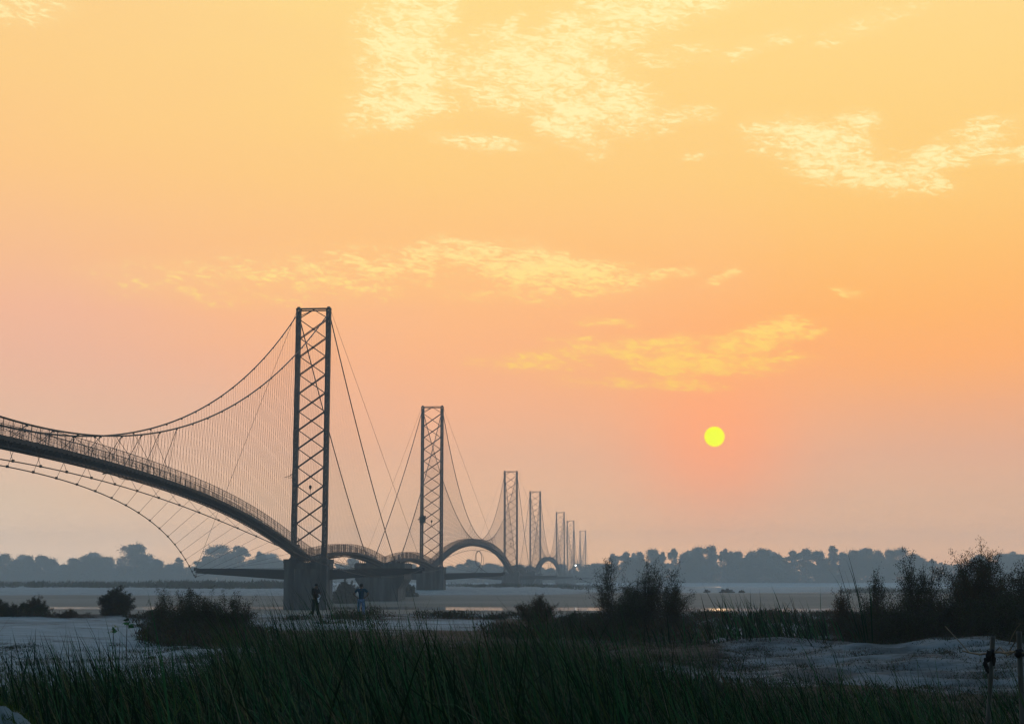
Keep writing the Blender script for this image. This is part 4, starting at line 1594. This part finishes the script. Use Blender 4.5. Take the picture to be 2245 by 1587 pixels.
m.tube([L_(2209, 1434, 10.6), L_(2222, 1412, 10.4), L_(2232, 1390, 10.2)], .004, 5)
m.tube([L_(2182, 1428, 10.95), L_(2192, 1418, 10.8), L_(2210, 1436, 10.5), L_(2230, 1424, 10.22)], .005, 5)
m.build('vine_rail', M_ROPE, fe, True)
m = MB()
m.tube([L_(2211, 1412, 10.5), L_(2220, 1392, 10.5), L_(2229, 1376, 10.5), L_(2237, 1366, 10.5)], [.004, .004, .003, .004], 5)
m.tube([L_(2237, 1366, 10.5), L_(2231, 1366, 10.5), L_(2227, 1364, 10.5)], [.004, .003, .002], 5)
m.build('dry_twig', M_ROPE, fe, True)
m = MB()
m.blob(L_(2174, 1431, 10.96), 0.0257, 3, .35, sz=(1.1, 1, .9))
m.blob(L_(2166, 1440, 10.96), 0.0234, 4, .4, sz=(.9, .8, 1.5))
m.blob(L_(2160, 1455, 10.96), 0.0218, 5, .4, sz=(.8, .6, 1.9))
m.blob(L_(2166, 1468, 10.96), .015, 6, .4, sz=(.8, .6, 1.6))
m.blob(L_(2178, 1446, 10.96), 0.0187, 7, .35, sz=(.8, .8, 2.2))
m.build('rag_knot', M_CLOTH_DK, fe, True)
m = MB()
m.blob(L_(2235, 1431, 10.18), .030, 8, .35, sz=(1, 1, 1))
m.build('rag_knot', M_CLOTH_DK, fe, True)

# stones
for (u, v, D, r, lab, mt, sd) in ((1566, 1417, 44, .10, 'small flat pale stone left of the rounder one on the sand', M_STONE, 1), (1582, 1417, 44, .12, 'round pale stone on the sand below the dark bushes', M_STONE, 2), (146, 1562, 8.2, .042, 'smooth dark stone with a bright rim in the lower left corner', M_PEB, 3)):
    p = at(u, v, D)
    m = MB()
    m.blob((0, 0, 0), r, sd, .08, sz=(1.25, 1, .8), nu=16, nv=10)
    o = m.build('stone', mt, None, True)
    o.location = (p[0], p[1], gz(p[0], p[1]) + r * .45)
    tag(o, lab, 'stone')


# ------------------------------------------------------------------ people
def skinned(name, nodes, edges, mats, parent, sub=2):
    """nodes: name -> (x, y, z, r) ; grows one continuous surface over the joints"""
    keys = list(nodes)
    me = bpy.data.meshes.new(name)
    me.from_pydata([nodes[k][:3] for k in keys], [(keys.index(a), keys.index(b_)) for a, b_ in edges], [])
    o = bpy.data.objects.new(name, me)
    COL.objects.link(o)
    sk = o.modifiers.new('skin', 'SKIN')
    for i, k in enumerate(keys):
        r = nodes[k][3]
        r2 = nodes[k][4] if len(nodes[k]) > 4 else r
        me.skin_vertices[0].data[i].radius = (r, r2)
        me.skin_vertices[0].data[i].use_root = (i == 0)
    ss = o.modifiers.new('sub', 'SUBSURF')
    ss.levels = sub
    ss.render_levels = sub
    dg = bpy.context.evaluated_depsgraph_get()
    dg.update()
    m2 = bpy.data.meshes.new_from_object(o.evaluated_get(dg))
    bpy.data.objects.remove(o)
    for m_ in (mats if isinstance(mats, list) else [mats]):
        m2.materials.append(m_)
    m2.polygons.foreach_set('use_smooth', [True] * len(m2.polygons))
    return link(name, m2, parent)


def person(u, vfeet, vtop, D, label, pose):
    x0 = (u - 1122.5) / F * D
    zb = gz(x0, D)
    H = at(u, vtop, D)[2] - zb
    o = empty('person', (x0, D, zb))
    tag(o, label, 'person')
    s = H / 1.70
    # y negative = towards the camera
    hipz, shz, neckz = .90, 1.40, 1.46
    T = {}
    turn = pose.get('turn', 0)
    T['pelvis'] = (0, 0, hipz, .135, .10)
    T['waist'] = (0, 0, 1.06, .125, .095)
    T['chest'] = (0, .0, 1.28, .155, .11)
    T['neck'] = (0, 0, neckz, .055)
    hd = pose.get('head', (0, 0))
    T['skull'] = (hd[0] * .6, hd[1] * .6, 1.545, .075, .082)
    T['crown'] = (hd[0], hd[1], 1.625, .082, .09)
    E_ = [('pelvis', 'waist'), ('waist', 'chest'), ('chest', 'neck'), ('neck', 'skull'), ('skull', 'crown')]
    for sg, n in ((-1, 'l'), (1, 'r')):
        f = pose['feet'][n]
        T['hip' + n] = (sg * .095, 0, .84, .095)
        T['knee' + n] = ((sg * .1 + f[0]) / 2, f[1] / 2 - .01, .47, .062)
        T['ankle' + n] = (f[0], f[1], .09, .042)
        T['toe' + n] = (f[0] + f[2] * .17, f[1] + f[3] * .17, .035, .035)
        E_ += [('pelvis', 'hip' + n), ('hip' + n, 'knee' + n), ('knee' + n, 'ankle' + n), ('ankle' + n, 'toe' + n)]
        T['sh' + n] = (sg * .19, 0, shz, .062)
        e, h = pose['elbow'][n], pose['hand'][n]
        T['el' + n] = (*e, .042)
        T['wr' + n] = (*h, .028)
        dv = (Vector(h) - Vector(e)).normalized()
        pl = Vector(h) + dv * .07
        T['palm' + n] = (*pl, .036, .022)
        E_ += [('chest', 'sh' + n), ('sh' + n, 'el' + n), ('el' + n, 'wr' + n), ('wr' + n, 'palm' + n)]
        up = Vector((0, 0, 1)) if abs(dv.z) < .8 else Vector((0, 1, 0))
        sd = dv.cross(up).normalized()
        for q in range(4):
            k1 = pl + sd * (.018 * (q - 1.5)) + dv * .045
            k2 = k1 + dv * (.045 - .005 * abs(q - 1.4)) + sd.cross(dv) * .02
            T[f'f{q}{n}'] = (*k1, .010)
            T[f'g{q}{n}'] = (*k2, .008)
            E_ += [('palm' + n, f'f{q}{n}'), (f'f{q}{n}', f'g{q}{n}')]
        t1 = Vector(h) + dv * .03 + sd * .045
        T['th' + n] = (*t1, .011)
        T['tt' + n] = (*(t1 + dv * .04 + sd * .012), .009)
        E_ += [('wr' + n, 'th' + n), ('th' + n, 'tt' + n)]
    # face: nose and ears grow from the skull
    fd = Vector(pose.get('face', (0, 1, 0)))
    c_ = Vector(T['skull'][:3])
    T['nose'] = (*(c_ + fd * .10 + Vector((0, 0, .01))), .014)
    E_ += [('skull', 'nose')]
    sdv = Vector((fd.y, -fd.x, 0))
    for q, n in ((-1, 'l'), (1, 'r')):
        T['ear' + n] = (*(c_ + sdv * q * .085 + Vector((0, 0, .02))), .014)
        E_ += [('skull', 'ear' + n)]
    body = skinned('body', T, E_, M_SKIN, o)
    grow = lambda k, d: tuple(T[k][:3]) + tuple(r + d for r in T[k][3:])
    # shirt
    S = {k: grow(k, .022) for k in ('waist', 'chest', 'shl', 'shr')}
    S['hem'] = (0, 0, pose.get('hem', .80), .165, .125)
    SE = [('chest', 'waist'), ('waist', 'hem'), ('chest', 'shl'), ('chest', 'shr')]
    sl = pose.get('sleeve', .5)
    for n in 'lr':
        a, b_ = Vector(T['sh' + n][:3]), Vector(T['el' + n][:3])
        S['sl' + n] = (*(a + (b_ - a) * min(sl * 2, 1)), .062)
        SE.append(('sh' + n, 'sl' + n))
        if sl > .5:
            w_ = Vector(T['wr' + n][:3])
            S['cf' + n] = (*(b_ + (w_ - b_) * .9), .042)
            SE.append(('sl' + n, 'cf' + n))
    S['col'] = (0, 0, 1.42, .075)
    SE.append(('chest', 'col'))
    skinned('shirt', S, SE, pose['shirt'], o)
    # trousers
    P_ = {'pelvis': grow('pelvis', .015)}
    PE = []
    for n in 'lr':
        P_['hip' + n] = grow('hip' + n, .018)
        P_['knee' + n] = grow('knee' + n, .022)
        P_['ankle' + n] = tuple(T['ankle' + n][:2]) + (.10, .062)
        PE += [('pelvis', 'hip' + n), ('hip' + n, 'knee' + n), ('knee' + n, 'ankle' + n)]
    skinned('trousers', P_, PE, pose['trousers'], o)
    m = MB()
    cr = Vector(T['crown'][:3])
    m.blob((cr.x - fd.x * .02, cr.y - fd.y * .02, cr.z - .005), .098, 4, .04, sz=(1, 1, .95), nu=14, nv=10)
    if pose.get('cap'):
        vz = Vector((fd.x, fd.y, -.25)).normalized()
        m.bar(cr + vz * .06, cr + vz * .19, .13, .015)
        m.build('cap', pose['cap'], o, True)
    else:
        m.build('hair', M_HAIR, o, True)
    for ch in o.children:
        ch.scale = (s, s, s)
    return o


# in black, in profile facing right, head bowed, arms folded in front, white shirt showing at the open jacket
pA = person(697, 1345, 1279, 84, 'person in black with a peaked cap, facing right, in front of the near pier',
            dict(feet={'l': (-.15, .05, -.2, -1), 'r': (.15, -.06, .2, -1)}, elbow={'l': (-.27, -.06, 1.13), 'r': (.26, -.08, 1.13)}, hand={'l': (-.06, -.27, 1.20), 'r': (.05, -.28, 1.18)},
                 head=(.02, -.05), face=(.25, -.95, 0), shirt=M_BLACK, trousers=M_BLACK, sleeve=.9, cap=M_BLACK, hem=.76))
PHI = R(52)
pA.rotation_euler = (0, 0, PHI)
unrot = Matrix.Rotation(-PHI, 3, 'Z')
m = MB()
m.tube([unrot @ Vector(p) for p in ((.20, -.24, 1.30), (.265, -.22, 1.24), (.29, -.20, 1.16), (.24, -.24, 1.09), (.20, -.26, 1.05))], [.018, .032, .028, .032, .03], 7)
m.tube([unrot @ Vector(p) for p in ((.18, -.26, 1.09), (.19, -.26, 1.0), (.22, -.25, .91), (.19, -.25, .83))], [.030, .044, .046, .012], 7)
o = m.build('shirt_front', M_WHITE, pA, True)
# from behind, hands on hips
person(796, 1340, 1279, 84.5, 'person seen from behind in blue shirt and light jeans, hands on hips',
       dict(feet={'l': (-.15, 0, -.2, .9), 'r': (.15, .02, .25, .9)}, elbow={'l': (-.40, -.06, 1.17), 'r': (.40, -.06, 1.17)}, hand={'l': (-.21, -.03, 1.00), 'r': (.21, -.03, 1.00)},
            head=(.0, .01), face=(0, 1, 0), shirt=M_TEAL, trousers=M_JEAN, sleeve=.36, hem=.80))
# tiny figure on the deck by the near tower
pz = person(671, 1225, 1200, 245, 'tiny dark figure standing on the deck beside the near tower',
            dict(feet={'l': (-.10, 0, 0, 1), 'r': (.10, 0, 0, 1)}, elbow={'l': (-.26, -.02, 1.12), 'r': (.26, -.02, 1.12)}, hand={'l': (-.24, -.12, .92), 'r': (.24, -.12, .92)},
                 face=(0, -1, 0), shirt=M_BLACK, trousers=M_BLACK, sleeve=.9))
sp = -7.0
pz.location = along(sp, -.25, deck_z(120 + sp) - .08)
for ch in pz.children:
    ch.scale = (1, 1, 1)

# ------------------------------------------------------------------ render settings
sc.view_settings.view_transform = 'Standard'
sc.view_settings.look = 'None'
sc.view_settings.exposure = EXPO
sc.view_settings.gamma = 1
sc.render.engine = 'CYCLES'
cy = sc.cycles
cy.use_denoising = True
cy.denoiser = 'OPENIMAGEDENOISE'
cy.denoising_input_passes = 'RGB_ALBEDO_NORMAL'
cy.denoising_prefilter = 'ACCURATE'
cy.max_bounces = 5
cy.diffuse_bounces = 2
cy.glossy_bounces = 2
cy.transmission_bounces = 1
cy.volume_bounces = 1
cy.transparent_max_bounces = 4
cy.caustics_reflective = False
cy.caustics_refractive = False
cy.sample_clamp_indirect = 4
cy.pixel_filter_type = 'BLACKMAN_HARRIS'
cy.filter_width = 1.4
